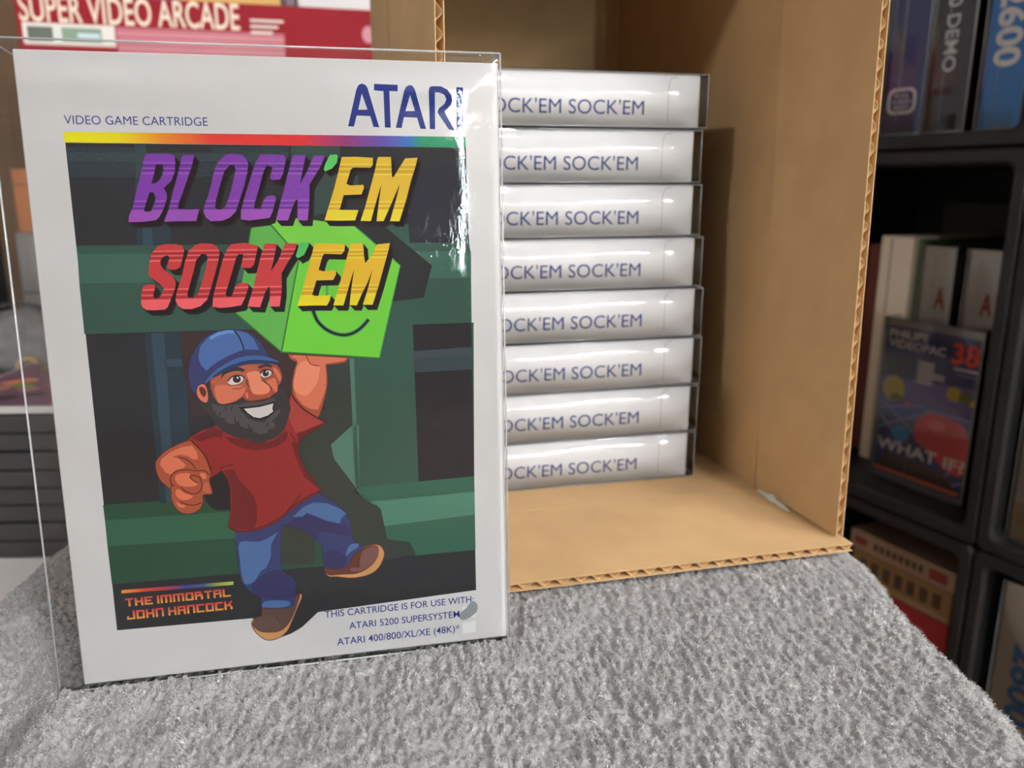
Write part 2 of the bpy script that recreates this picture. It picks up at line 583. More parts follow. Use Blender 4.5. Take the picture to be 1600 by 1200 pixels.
# ------------------------------------------------------------------ the upright game box
def define_inks():
    flat = dict(art_dark=(50, 49, 53), art_slate=(62, 78, 85), art_slate2=(54, 65, 73), art_slate3=(72, 82, 92), art_night=(48, 64, 78),
        art_steel=(60, 84, 100), art_moss=(60, 97, 83), art_moss2=(60, 84, 76), art_moss3=(70, 114, 98), art_moss4=(86, 126, 110), art_ink=(46, 46, 58),
        art_ink2=(44, 41, 46), art_maroon=(72, 50, 52), art_green=(46, 88, 66), art_green2=(60, 110, 84), art_green3=(58, 112, 90), art_green4=(78, 134, 112),
        art_shadow=(60, 68, 62), art_shadow2=(46, 46, 48), blk_top=(126, 216, 72), blk_left=(100, 184, 82), blk_front=(116, 214, 62), blk_line=(58, 126, 44),
        blk_edge=(82, 172, 92), ink_line=(34, 32, 34), title_shadow=(60, 42, 46), line_brown=(112, 52, 38), line_blue=(48, 48, 92), line_maroon=(92, 26, 30),
        shoe_sole=(208, 152, 96), shoe_brown=(116, 62, 46), shoe_brown2=(104, 78, 70), shoe_toe=(128, 86, 82), shoe_toe2=(112, 84, 80), jeans=(60, 70, 124),
        jeans_light=(78, 112, 164), jeans_dark=(58, 56, 106), shirt=(150, 42, 42), shirt_dark=(124, 36, 40), shirt_light=(172, 64, 60), skin=(226, 122, 92),
        skin_light=(252, 146, 114), skin_mid=(196, 102, 74), skin_dark=(178, 86, 60), beard_dark=(66, 63, 62), beard_light=(94, 86, 88), eye_white=(226, 222, 222),
        eye_brown=(72, 40, 32), teeth=(222, 214, 210), cap_dark=(66, 70, 124), cap=(78, 112, 176), cap_light=(104, 150, 216), cap_brim=(66, 104, 166),
        cap_shade=(44, 66, 112), pure_white=(240, 240, 238), grey_blob=(150, 156, 160))
    for k, v in flat.items():
        mat(k, v, .6, k=PK * (.80 if max(v) < 125 else 1), spec=.2)
    e = 1e-5
    def bands(name, V, base, dark, light, low):
        V = [q * e for q in V]
        top, l1, l2, l3, m1, m2, m3, m4, m5, bot = V
        w = .00022
        st = [(bot, low), (m5, low), (m5 + w, dark), (m4 + w, dark), (m3 - w, base), (m3, light), (m3 + w, base), (m2, dark), (m1 - w, base), (m1, light), (m1 + 2 * w, base),
              (l3 - 2 * w, base), (l3, light), (l3 + 2 * w, dark), (l2 - w, dark), (l2, light), (l2 + 2 * w, dark), (l1 - w, dark), (l1, light), (l1 + 2 * w, base), (top, base)]
        axis_ramp(name, 'Z', st, .45)
    Vp = (17074, 16797, 16638, 16506, 15662, 15584, 15516, 15438, 15400, 15049)
    Vy = (17030, 16771, 16637, 16481, 15605, 15554, 15483, 15406, 15362, 14975)
    Vr = (14373, 14136, 13997, 13858, 12963, 12886, 12796, 12705, 12654, 12249)
    Vz = (14317, 14078, 13956, 13847, 12940, 12857, 12816, 12753, 12670, 12295)
    bands('t_purple', Vp, (130, 58, 172), (108, 44, 152), (168, 92, 200), (164, 82, 190))
    bands('t_yellow1', Vy, (238, 194, 40), (222, 170, 32), (252, 224, 60), (252, 220, 40))
    bands('t_red', Vr, (208, 58, 62), (180, 36, 46), (250, 112, 112), (244, 98, 106))
    bands('t_yellow2', Vz, (240, 192, 32), (226, 170, 26), (252, 226, 40), (254, 222, 26))
    mat('t_green1', (80, 204, 88), .45, k=PK)
    mat('t_green2', (72, 196, 84), .45, k=PK)
    axis_ramp('stripe_rainbow', 'X', [(.01134, (252, 238, 10)), (.0266, (250, 226, 20)), (.0383, (250, 150, 40)), (.0531, (240, 62, 50)), (.0800, (232, 40, 44)),
              (.0937, (150, 50, 120)), (.1058, (100, 80, 180)), (.114, (50, 120, 200)), (.1175, (20, 150, 104)), (.1324, (24, 150, 104))], .45)
    axis_ramp('bar_rainbow', 'X', [(.0140, (250, 160, 60)), (.021, (232, 84, 56)), (.0275, (190, 60, 70)), (.034, (70, 64, 150)), (.040, (80, 90, 140)), (.0445, (150, 170, 70)), (.0492, (190, 200, 80))], .45)
    for i, z0 in enumerate((.02607, .02146)):
        axis_ramp('pixel_ink%d' % i, 'Z', [(z0, (236, 170, 70)), (z0 + .0013, (232, 120, 70)), (z0 + .0029, (214, 66, 66))], .45)
define_inks()
ART=[
('art_dark',0,0,[[1170,17383,13232,17334,13226,1923,7659,1714,7091,1220,6715,1027,6301,912,5864,1060,5487,1739,1186,1810]]),
('art_slate2',1,0,[[1194,17272,3099,17270,3104,17120,1195,17106]]),
('art_slate',1,0,[[1195,17106,7572,17113,7558,16869,1205,16847]]),
('art_slate2',1,0,[[1205,16847,7655,16869,7646,16389,1211,16382]]),
('art_slate',2,0,[[3088,17344,3414,17347,3366,16365,3056,16365]]),
('art_slate2',1,0,[[5293,17307,7584,17307,7572,17113,5277,17097]]),
('art_night',1,0,[[3006,16422,3922,16423,3898,14313,2896,14329]]),
('art_steel',2,0,[[3117,15179,3375,15177,3358,14322,3080,14326]]),
('art_moss2',2,0,[[7683,17347,9180,17340,9148,16688,7644,16683]]),
('art_moss2',2,0,[[8293,16685,9148,16688,9070,15127,8270,15194]]),
('art_moss2',2,0,[[9316,16430,9719,16431,9696,15930,9181,15731]]),
('art_ink',2,0,[[10548,16773,13240,16764,13265,14271,11281,14301,11261,14902,10471,14910]]),
('art_moss',2,0,[[10469,14869,11261,14902,11281,14301,10858,14204,10442,14210]]),
('art_moss',1,0,[[1171,14356,13265,14271,13322,13911,1183,14106]]),
('art_moss3',1,0,[[1183,14106,13323,13974,13303,13101,1149,13215]]),
('art_moss',1,0,[[1149,13215,13303,13101,13288,11566,1143,11658]]),
('art_night',1,0,[[2883,11612,4060,11608,4005,9941,3934,8047,3814,6002,2872,6058,2889,8116,2877,9999]]),
('art_steel',2,0,[[3071,11605,3450,11611,3429,9970,3373,7871,3303,6044,3067,6042,3081,8104,3085,9988]]),
('art_steel',2,0,[[3380,10777,4222,10739,4203,10492,3379,10530]]),
('art_maroon',2,0,[[3926,11613,6144,11612,6992,10805,7593,10695,7490,8900,4078,8887,3967,9943,3917,10774]]),
('art_green',1,0,[[1159,6137,7961,6108,7930,5545,1168,5620]]),
('art_green2',1,0,[[1168,5620,7930,5545,7879,4592,1162,4730]]),
('art_green',1,0,[[1162,4730,7879,4592,7813,3375,1177,3428]]),
('art_moss',1,0,[[9183,11606,13355,11586,13253,6176,9239,6074,9090,9680]]),
('art_moss4',2,0,[[9153,10540,9299,10534,9264,6163,9134,6127,9150,8276]]),
('art_moss4',2,0,[[9150,8276,9361,8262,9264,6163,9153,6081,8480,7144,8400,7638]]),
('art_ink2',3,0,[[11290,11583,13278,11588,13253,6176,11295,6130]]),
('art_slate3',4,0,[[11279,10686,13269,10755,13284,10445,11293,10467]]),
('art_slate',4,0,[[11293,10467,13284,10445,13285,9979,11308,9963]]),
('art_green3',2,0,[[9153,6081,13253,6176,13252,5615,9473,5530]]),
('art_green4',2,0,[[9151,6035,9474,5553,13252,5638,13244,4766,10046,4626,9858,5383]]),
('art_green3',2,0,[[10046,4626,13244,4766,13237,3453,11113,3445,10019,3975]]),
('art_shadow',3,0,[[8366,10575,9153,10540,9150,8276,8400,7638,8480,7144,9153,6081,9060,5929,9962,5259,10137,4151,10575,4040,10907,3962,11115,3492,9111,3313,6549,3572,6878,8936,8275,8855]]),
('art_green',4,0,[[7692,4288,7942,4173,7943,3385,7663,3367]]),
('art_ink2',3,0,[[4263,6045,4405,5798,4635,5652,5026,5642,5122,6429,4923,7028,4475,6743]]),
('art_shadow2',3,0,[[8253,15254,9663,15223,10468,14848,11997,13534,11685,12481,10576,12365,10394,13045,9402,14880]]),
('blk_top',5,0,[[6929,14907,7103,15184,8242,15054,9484,14879,10939,13577,10670,13666,7715,13847]]),
('blk_left',5,0,[[6310,14834,6948,14906,7725,13847,6994,10847,5669,12144,6020,13557]]),
('blk_front',6,0,[[7727,13888,10676,13833,10938,13556,10130,10519,6985,10858]]),
('blk_line',7,10,[[51,6929,14907,7727,13888,6996,10868]]),
('blk_line',7,10,[[47,5669,12144,6994,10847,10130,10508]]),
('blk_line',7,10,[[31,6310,14834,6020,13557]]),
('blk_edge',7,10,[[35,9484,14879,10938,13556,10130,10519]]),
('blk_edge',7,11,[[166,8064,12190,8115,12001,8215,11777,8448,11537,8718,11390,9004,11326,9276,11369,9532,11508,9729,11692,9839,11816]]),
('ink_line',8,11,[[90,8064,12190,8115,12001,8215,11777,8448,11537,8718,11390,9004,11326,9276,11369,9532,11508,9729,11692,9839,11816]]),
('blk_edge',7,10,[[78,8556,13007,8527,12468]]),
('t_purple',13,0,[[3381,17065,3793,17082,4123,17070,4215,17014,4218,16814,4176,16528,4057,16270,3818,16055,3890,15925,3890,15752,3766,15435,3636,15204,3516,15094,3152,15048,2724,15038,2748,15211,2888,15498,3064,16099,3209,16498,3293,16839],[3656,16755,3848,16756,3866,16642,3825,16470,3727,16299,3610,16213,3475,16184,3595,16527],[3408,15941,3517,15926,3565,15782,3534,15638,3400,15365,3288,15351,3194,15381,3285,15640]]),
('t_purple',13,0,[[4439,17044,4788,17046,4693,16731,4538,16357,4364,15924,4229,15635,4171,15432,4492,15412,4803,15422,4690,15054,4239,15058,3748,15043,3903,15405,4090,15982,4271,16500]]),
('t_purple',13,0,[[5688,17052,5890,17096,6173,17069,6308,16940,6361,16795,6307,16504,6160,16036,6021,15685,5881,15332,5696,15156,5459,15055,5116,15050,4982,15163,4924,15339,4950,15485,5087,15806,5233,16241,5345,16618,5445,16820],[5809,16749,5937,16750,5971,16620,5893,16329,5746,15862,5592,15511,5485,15409,5341,15401,5276,15483,5320,15688,5484,16183,5625,16561]]),
('t_purple',13,0,[[6738,17068,7086,17084,7465,17053,7504,16946,7401,16536,7290,16316,7026,16294,6983,16374,7080,16681,6980,16734,6899,16733,6801,16564,6657,16124,6479,15624,6437,15433,6639,15410,6744,15681,6870,15819,7084,15828,7132,15739,6994,15324,6894,15132,6267,15056,6022,15094,6041,15360,6206,15860,6381,16329,6557,16796]]),
('t_purple',13,0,[[7716,17065,8112,17067,7961,16478,7885,16182,8128,16567,8362,17054,8704,17056,8552,16716,8326,16390,8179,16152,8162,15854,8127,15496,8057,15045,7745,15048,7781,15677,7739,15707,7605,15439,7449,15051,7080,15055,7245,15590,7427,16153,7590,16683]]),
('t_green1',13,0,[[8853,17072,9049,17097,9106,17044,9065,16837,8906,16658,8693,16568,8642,16627,8705,16805]]),
('t_yellow1',13,0,[[9224,17015,9646,17024,10206,16997,10190,16782,10116,16683,9570,16690,9491,16630,9404,16391,9328,16181,9452,16127,9863,16151,9880,16060,9789,15849,9226,15827,9154,15610,9076,15369,9674,15359,9552,15031,9004,15024,8582,15040,8723,15432,8934,16032,9115,16629]]),
('t_yellow1',13,0,[[10374,17022,10779,17024,10786,16422,10824,16377,11233,16982,11632,17005,11567,16757,11394,16271,11216,15661,10972,14987,10667,14996,10802,15418,10942,15846,11033,16180,10814,15724,10610,15297,10459,14998,10233,15000,10309,15483,10436,16165,10324,15847,10183,15422,10048,15002,9720,15014,9876,15424,10090,16090,10267,16662,10323,16902]]),
('t_red',13,0,[[3515,14319,3715,14360,4052,14361,4217,14308,4270,14189,4200,13924,4108,13658,3989,13577,3805,13575,3725,13636,3752,13784,3815,13946,3770,14015,3656,13993,3548,13877,3530,13759,3596,13609,3858,13366,3937,13214,3909,13006,3777,12709,3639,12412,3548,12339,3264,12327,3011,12342,2893,12435,2864,12586,2904,12883,2978,13090,3107,13131,3289,13132,3330,13051,3251,12844,3254,12709,3351,12697,3454,12748,3573,12985,3498,13106,3185,13381,3164,13530,3217,13824,3301,14088]]),
('t_red',13,0,[[4616,14332,4789,14373,5102,14354,5239,14262,5320,14112,5268,13874,5118,13396,4971,12978,4829,12618,4612,12412,4346,12329,4089,12337,3941,12448,3883,12616,3931,12855,4108,13300,4264,13833,4403,14157],[4764,14038,4906,14030,4940,13910,4858,13582,4693,13105,4553,12777,4402,12676,4274,12695,4248,12801,4350,13114,4497,13530,4593,13857]]),
('t_red',13,0,[[5676,14330,6085,14369,6487,14272,6429,14063,6316,13672,6207,13578,5973,13583,5934,13650,6017,14010,5872,14018,5790,13894,5645,13475,5482,13025,5390,12754,5444,12691,5590,12702,5698,12989,5839,13122,6087,13107,6108,12978,5965,12615,5848,12404,5507,12354,5185,12339,4971,12386,5015,12704,5196,13274,5381,13841,5535,14168]]),
('t_red',13,0,[[6697,14335,7063,14324,6907,13721,6823,13449,7077,13809,7321,14336,7693,14324,7587,14053,7359,13722,7154,13390,7118,12798,7025,12327,6717,12336,6761,12869,6743,12992,6597,12781,6419,12325,6036,12357,6217,12853,6406,13488,6555,13970]]),
('t_green2',13,0,[[7769,14347,8069,14355,8031,14228,7881,13956,7680,13853,7625,13930,7697,14142]]),
('t_yellow2',13,0,[[8231,14301,8684,14309,9194,14277,9159,14056,9062,13956,8516,13981,8450,13884,8378,13671,8313,13472,8456,13423,8853,13439,8862,13321,8761,13137,8228,13134,8156,12935,8066,12673,8170,12639,8659,12647,8620,12486,8519,12317,8092,12330,7570,12324,7683,12607,7864,13128,8084,13830]]),
('t_yellow2',13,0,[[9369,14299,9769,14299,9781,13891,9811,13657,10013,13886,10215,14255,10637,14295,10581,14063,10402,13505,10222,12944,9990,12294,9669,12303,9839,12765,10041,13450,9851,13016,9647,12645,9475,12287,9243,12304,9312,12779,9443,13463,9330,13154,9186,12720,9042,12301,8718,12311,8880,12760,9096,13408,9243,13901]]),
('line_brown',5,11,[[58,7982,3311,8587,3296,8952,3657,9269,3907,9755,3977,9967,3792,9986,3508,9761,3106,9400,2907,8871,2858,8353,2959,8074,3007,7982,3311]]),
('line_brown',5,11,[[58,5821,2028,5955,2152,6800,2104,6920,2325,7119,2444,7132,2302,6962,1945,6764,1496,6571,1140,6259,926,5876,916,5559,1238,5453,1556,5591,1727,5806,1796,5821,2028]]),
('shoe_sole',6,1,[[7982,3311,8587,3296,8952,3657,9269,3907,9755,3977,9967,3792,9986,3508,9761,3106,9400,2907,8871,2858,8353,2959,8074,3007]]),
('shoe_sole',6,1,[[5821,2028,5955,2152,6800,2104,6920,2325,7119,2444,7132,2302,6962,1945,6764,1496,6571,1140,6259,926,5876,916,5559,1238,5453,1556,5591,1727,5806,1796]]),
('shoe_brown',7,1,[[7982,3311,8587,3296,8952,3657,9269,3907,9732,3965,9833,3758,9732,3439,9455,3161,9052,2990,8529,3007,8075,3035]]),
('shoe_brown2',7,1,[[5821,2028,5955,2152,6800,2104,6920,2325,7100,2423,6956,1993,6721,1501,6470,1223,6188,1148,5767,1199,5526,1383,5462,1555,5591,1727,5807,1819]]),
('shoe_toe',8,1,[[9187,3540,9309,3809,9731,3946,9818,3713,9640,3354,9232,3089,8881,3078,8853,3222,9107,3243]]),
('shoe_toe2',8,1,[[5474,1553,5610,1701,5886,1739,6298,1550,6368,1306,6190,1186,5811,1222,5568,1378]]),
('line_brown',9,11,[[39,9176,3588,9105,3384,9151,3239,9018,3205]]),
('line_brown',9,11,[[39,5895,1879,6188,1822,6305,1667,6340,1545]]),
('line_blue',7,11,[[43,5181,4862,5132,4440,5166,3757,5228,3157,5451,2765,5806,2448,5827,2120,6327,2017,6794,2011,6887,2282,6947,2790,6858,3078,6535,3343,6538,4078,6630,4888,6760,4967,7254,4787,7737,4330,7937,4081,7945,3431,8109,3275,8584,3250,8811,3437,8954,3704,9269,3907,9102,4062,8976,4167,8897,4776,8807,5151,8524,5495,8074,5850,7828,6006,7316,5867,6779,5282,6227,5105,5603,5026,5181,4862]]),
('jeans',8,1,[[5181,4862,5132,4440,5166,3757,5228,3157,5451,2765,5806,2448,5827,2120,6327,2017,6794,2011,6887,2282,6947,2790,6858,3078,6535,3343,6538,4078,6630,4888,6760,4967,7254,4787,7737,4330,7937,4081,7945,3431,8109,3275,8584,3250,8811,3437,8954,3704,9269,3907,9102,4062,8976,4167,8897,4776,8807,5151,8524,5495,8074,5850,7828,6006,7316,5867,6779,5282,6227,5105,5603,5026]]),
('jeans_light',9,1,[[5258,4495,5895,4458,6408,4682,6494,4719,6261,4332,6212,3881,6043,3531,5869,3411,5777,3283,5638,3068,5341,2984,5238,3293,5217,3888]]),
('jeans_light',9,0,[[7005,5217,7381,5546,7726,5676,8146,5618,8562,5401,8788,5199,8608,5031,8556,4852,8114,5006,7475,5335,7362,5209]]),
('jeans_light',9,1,[[8693,3683,8840,4041,9103,4085,9141,3965,8872,3805]]),
('jeans_light',9,1,[[5828,2143,5945,2317,6597,2267,6758,2109,6455,2026,5868,2102]]),
('jeans_dark',9,1,[[6803,4986,7450,5269,8113,4983,8555,4829,8790,4785,8879,4408,8514,4442,7924,4634,7738,4353,7254,4796]]),
('jeans_dark',9,1,[[5498,2852,5815,3233,6329,3410,6535,3334,6856,3055,6934,2791,6877,2330,5848,2444]]),
('jeans_dark',9,1,[[7986,3798,8274,3956,8733,3632,8586,3273,8110,3293,7956,3476]]),
('line_maroon',9,10,[[43,3859,8080,4006,8213,4334,8383,4737,8492,5051,8723,6864,8721,7091,9096,7216,9476,7304,9235,7534,8941,8051,8563,8274,8440,8077,8277,7606,8022,7343,7776,7357,7312,7537,6812,7826,6343,8012,6081,7805,5962,7372,5750,6935,5449,6584,5164,6049,4918,5487,4834,5142,4888,4931,5064,5051,5610,5085,6381,5009,6738,4868,7011,4679,6894,4471,6779,4530,7036,4406,7499,4197,7879,3859,8080]]),
('shirt',10,0,[[3859,8080,4006,8213,4334,8383,4737,8492,5051,8723,6864,8721,7091,9096,7216,9476,7304,9235,7534,8941,8051,8563,8274,8440,8077,8277,7606,8022,7343,7776,7357,7312,7537,6812,7826,6343,8012,6081,7805,5962,7372,5750,6935,5449,6584,5164,6049,4918,5487,4834,5142,4888,4931,5064,5051,5610,5085,6381,5009,6738,4868,7011,4679,6894,4471,6779,4530,7036,4406,7499,4197,7879]]),
('shirt_dark',11,1,[[4927,6988,5245,6982,5344,6720,5560,6409,5777,6097,5871,5719,5835,5163,5699,4931,5188,4959,4976,5090,5063,5602,5101,6372]]),
('shirt_dark',11,1,[[4770,8491,5011,8154,5470,8052,6065,7887,6542,7909,6970,8208,6989,7953,6666,7719,6115,7611,5713,7675,5227,7925]]),
('shirt_dark',11,0,[[4005,8192,4737,8486,5025,8361,4949,8130,4613,8152,4248,8026]]),
('shirt_light',11,0,[[7209,9348,7302,9192,7531,8898,8049,8519,8210,8422,7615,8196,7281,8130,7068,8709]]),
('shirt_dark',11,0,[[8210,8422,7615,8196,7319,8084,7343,7776,7606,8022,8077,8277]]),
('shirt_dark',11,0,[[7343,7776,7357,7312,7537,6812,7826,6343,8001,6082,7462,6595,7231,7277,7119,7835]]),
('line_maroon',12,11,[[39,4931,5064,5146,4933,5490,4879,6054,4986,6588,5231,6939,5516,7376,5817,8003,6104]]),
('line_maroon',12,11,[[31,7323,5990,7098,5728,6838,5450]]),
('line_maroon',12,11,[[29,7103,8145,7290,7823]]),
('line_maroon',12,11,[[29,4798,7052,5006,7164,5242,7183]]),
('line_maroon',12,11,[[39,3995,8071,4187,7830,4399,7500,4536,7028]]),
('line_brown',9,10,[[39,7192,10765,9133,10563,9001,10418,8770,10386,8458,10368,8387,10382,8400,10039,8393,9716,8300,9332,8199,8990,8079,8692,8011,8587,7495,8987,7307,9278,7257,9474,7267,9816,7363,10238,7468,10467,7440,10511,7283,10592,7192,10765]]),
('skin_dark',10,0,[[7192,10765,9133,10563,9001,10418,8770,10386,8458,10368,8387,10382,8400,10039,8393,9716,8300,9332,8199,8990,8079,8692,8011,8587,7495,8987,7307,9278,7257,9474,7267,9816,7363,10238,7468,10467,7440,10511,7283,10592]]),
('skin',11,0,[[7287,10666,7465,10584,7478,10467,7406,10279,7323,9556,7372,9339,7562,9069,7821,8903,8047,8868,8189,9186,8332,9546,8376,9975,8356,10384,8461,10411,8752,10440,9004,10472,9070,10555,7797,10686,7392,10725]]),
('skin_light',12,1,[[7460,10319,7623,10502,7787,10506,7903,10383,8167,10328,8155,10093,8078,9818,7920,9568,7724,9384,7579,9371,7420,9465,7316,9600,7323,9899]]),
('line_brown',13,11,[[27,7768,10708,7811,10579,7904,10404,8167,10333]]),
('line_maroon',13,11,[[43,7226,9465,7345,9233,7536,8974,7812,8740,8253,8441]]),
('line_brown',11,11,[[47,3864,8066,3516,7947,3163,7758,2938,7547,2859,7381,2874,7095,2979,6800,3241,6491,3246,6231,3303,5964,3444,5748,3647,5643,3914,5664,4111,5808,4195,6036,4224,6238,4478,6247,4500,6362,4444,6687,4486,6887,4496,7031,4373,7502,4187,7830,4019,8041,3864,8066]]),
('skin_dark',12,1,[[3864,8066,3516,7947,3163,7758,2938,7547,2859,7381,2874,7095,2979,6800,3241,6491,3246,6231,3303,5964,3444,5748,3647,5643,3914,5664,4111,5808,4195,6036,4224,6238,4478,6247,4500,6362,4444,6687,4486,6887,4496,7031,4373,7502,4187,7830,4019,8041]]),
('skin',13,0,[[2986,7344,3040,7525,3316,7733,3667,7880,4009,7914,4147,7661,4158,7460,4025,7440,3851,7573,3621,7641,3382,7586,3584,7500,3763,7287,3689,7178,3450,7138,3282,6992,3132,7075]]),
('skin',13,1,[[3404,6883,3517,6995,3833,7000,3878,6904,3895,6787,4068,6629,3982,6549,3666,6559,3465,6676]]),
('skin',13,1,[[3377,6394,3477,6487,3649,6343,3904,6220,3763,6115,3552,6118,3428,6216]]),
('skin',13,1,[[3391,6073,3488,5978,3666,5890,3531,5852,3418,5926]]),
('skin',13,1,[[4171,6940,4280,6975,4367,6896,4358,6781,4265,6773]]),
('skin_mid',13,1,[[4250,6586,4413,6631,4447,6366,4414,6281,4233,6354]]),
('line_brown',14,11,[[37,3241,6491,3281,6662,3256,6836,3335,7003,3526,7103,3790,7127,4022,7066,4338,7043,4459,6889]]),
('line_brown',14,11,[[37,3561,6553,3730,6365,3962,6288,4156,6389,4213,6618,4138,6855,3958,6912,3863,6876,3945,6754,4070,6658]]),
('line_brown',14,11,[[37,3495,6065,3697,5946,3960,5909,4151,5981]]),
('line_brown',14,11,[[37,3563,7559,3816,7455,3986,7271,4053,7122]]),
('line_brown',14,11,[[37,3294,6661,3354,6598]]),
('beard_dark',13,0,[[4552,9965,4690,10010,4744,9588,4916,9249,5134,9183,5487,9256,5725,9455,5837,9263,6163,9258,6521,9332,6708,9482,6812,9530,6878,9767,7066,9517,7126,9245,7174,8973,7062,8601,6911,8230,6641,8003,6251,7879,5997,7882,5751,7980,5382,8099,5093,8265,4837,8496,4684,8772,4575,8964,4375,9240,4338,9400,4503,9311,4598,9438,4605,9700]]),
('skin_dark',14,0,[[4718,10061,4984,10179,5420,10419,5923,10527,6347,10534,6644,10468,6818,10433,6910,10297,6971,10055,6906,9819,6827,9769,6803,9584,6735,9507,6604,9434,6496,9333,6089,9276,5813,9278,5699,9430,5439,9285,5087,9220,4917,9262,4787,9507,4731,9746]]),
('skin_mid',15,0,[[5568,10413,5919,10475,6317,10456,6285,10353,6252,10236,5877,10214,5830,9900,5919,9737,5791,9691,5724,9800,5327,9807,5182,9854,4859,9818,4737,9982,4981,10140]]),
('skin',16,1,[[4859,9818,5182,9854,5327,9807,5724,9800,5795,9677,5704,9510,5493,9336,5213,9245,4966,9259,4859,9476]]),
('skin_light',16,1,[[5877,10214,6252,10236,6309,9955,6523,9759,6551,9597,6431,9497,6228,9481,6030,9519,5953,9682,5909,9949]]),
('skin',16,1,[[6456,9895,6639,9992,6763,9959,6778,9585,6712,9549,6619,9674]]),
('skin',16,1,[[5781,9532,5834,9582,5862,9448,5820,9371]]),
('skin',14,1,[[4293,9769,4339,9897,4452,9939,4568,9860,4614,9647,4606,9385,4527,9310,4387,9397,4301,9559]]),
('line_brown',15,1,[[4368,9791,4468,9825,4559,9729,4573,9597,4492,9496,4403,9606]]),
('skin',16,1,[[6685,10334,6809,10301,6921,10057,6884,9873,6795,10064,6727,10200]]),
('beard_dark',17,1,[[5073,10043,5098,10226,5268,10361,5569,10426,5798,10336,5768,10259,5559,10295,5284,10243,5129,10146]]),
('beard_dark',17,1,[[6213,10396,6316,10443,6494,10488,6666,10427,6637,10357,6463,10397,6284,10339]]),
('ink_line',17,11,[[29,5264,9968,5398,10106,5599,10149,5745,10102,5769,10022,5630,9884,5429,9841,5307,9874,5264,9968]]),
('eye_white',18,1,[[5264,9968,5398,10106,5599,10149,5745,10102,5769,10022,5630,9884,5429,9841,5307,9874]]),
('eye_brown',19,1,[[5669,10019,5649,9959,5600,9917,5537,9904,5477,9924,5435,9970,5422,10031,5443,10091,5491,10133,5554,10146,5615,10126,5657,10080]]),
('eye_white',20,1,[[5605,10070,5594,10044,5571,10035,5550,10047,5543,10073,5554,10098,5576,10107,5597,10096]]),
('ink_line',19,11,[[39,5264,9968,5398,10106,5599,10149,5745,10102,5769,10022]]),
('ink_line',17,11,[[29,6286,10168,6380,10269,6532,10293,6654,10230,6649,10150,6517,10051,6390,10036,6306,10101,6286,10168]]),
('eye_white',18,1,[[6286,10168,6380,10269,6532,10293,6654,10230,6649,10150,6517,10051,6390,10036,6306,10101]]),
('eye_brown',19,1,[[6554,10168,6537,10116,6498,10079,6447,10068,6398,10084,6364,10125,6354,10178,6371,10230,6410,10267,6461,10278,6510,10262,6544,10222]]),
('eye_white',20,1,[[6507,10218,6498,10196,6480,10188,6463,10198,6457,10220,6466,10242,6484,10251,6501,10241]]),
('ink_line',19,11,[[39,6286,10168,6380,10269,6532,10293,6654,10230,6649,10150]]),
('line_brown',17,11,[[35,5838,10005,5852,9846,5908,9751]]),
('line_brown',17,11,[[31,6334,9954,6478,9841,6583,9715,6615,9621]]),
('line_brown',17,11,[[23,5395,9711,5618,9713,5773,9784]]),
('line_brown',17,11,[[35,5741,9322,5938,9271,6216,9295,6497,9347]]),
('beard_light',14,0,[[4752,9033,4721,9273,4911,9183,5283,9188,5583,9198,5836,9250,6288,9238,6649,9352,6720,9267,6332,9142,5826,9091,5526,9094,5776,8732,6043,8582,6293,8540,6455,8691,6725,8945,6852,8937,6764,8754,6550,8578,6646,8491,6611,8331,6431,8315,6372,8183,6142,8157,5945,8238,5905,8402,5726,8359,5533,8479,5521,8667,5338,8545,5166,8582,5055,8776,4907,8785]]),
('ink_line',17,0,[[5527,9108,5826,9098,6205,9122,6666,9217,6622,8843,6456,8705,6197,8621,5951,8708,5785,8866]]),
('teeth',18,0,[[5697,9037,6201,9069,6637,9165,6589,9006,6608,8898,6435,8773,6177,8695,5979,8747,5812,8891]]),
('beard_dark',15,10,[[43,4767,8899,4828,9055]]),
('beard_dark',15,10,[[43,4907,8785,4945,8969]]),
('beard_dark',15,10,[[43,5148,9036,5133,9170]]),
('beard_dark',15,10,[[43,5391,8595,5404,8781]]),
('beard_dark',15,10,[[43,5297,9028,5356,9157]]),
('beard_dark',15,10,[[43,5801,8355,5825,8515]]),
('beard_dark',15,10,[[43,6384,8372,6420,8532]]),
('line_blue',17,11,[[31,4116,10455,4200,10761,4396,11113,4685,11410,5038,11589,5360,11646,5652,11625,5989,11514,6226,11350,6409,11108,6540,10814,6557,10682,6158,10700,5785,10690,5404,10551,5020,10334,4651,9986,4426,9919,4323,9846,4275,9692,4188,9670,4111,9935,4083,10197,4116,10455]]),
('cap_dark',18,1,[[4116,10455,4200,10761,4396,11113,4685,11410,5038,11589,5360,11646,5652,11625,5989,11514,6226,11350,6409,11108,6540,10814,6557,10682,6158,10700,5785,10690,5404,10551,5020,10334,4651,9986,4426,9919,4323,9846,4275,9692,4188,9670,4111,9935,4083,10197]]),
('cap',19,0,[[4439,10879,4521,11159,4784,11432,5062,11575,5358,11628,5577,11607,5736,11421,5817,10976,5425,10837,5043,10645,4786,10475,4641,10339,4496,10515,4437,10699]]),
('cap',19,0,[[5602,11612,5965,11515,6150,11327,6300,10956,5829,10981,5755,11342]]),
('cap_light',20,0,[[4820,11430,5061,11562,5407,11627,5553,11608,5571,11517,5351,11526,5052,11447,4849,11326]]),
('ink_line',21,11,[[43,5577,11602,5688,11435,5783,11198,5829,10975]]),
('cap_brim',21,1,[[4578,9990,4845,10290,5180,10509,5537,10688,5914,10771,6287,10760,6607,10680,6900,10535,6721,10491,6270,10511,5896,10502,5518,10415,5165,10301,4859,10146,4600,9950]]),
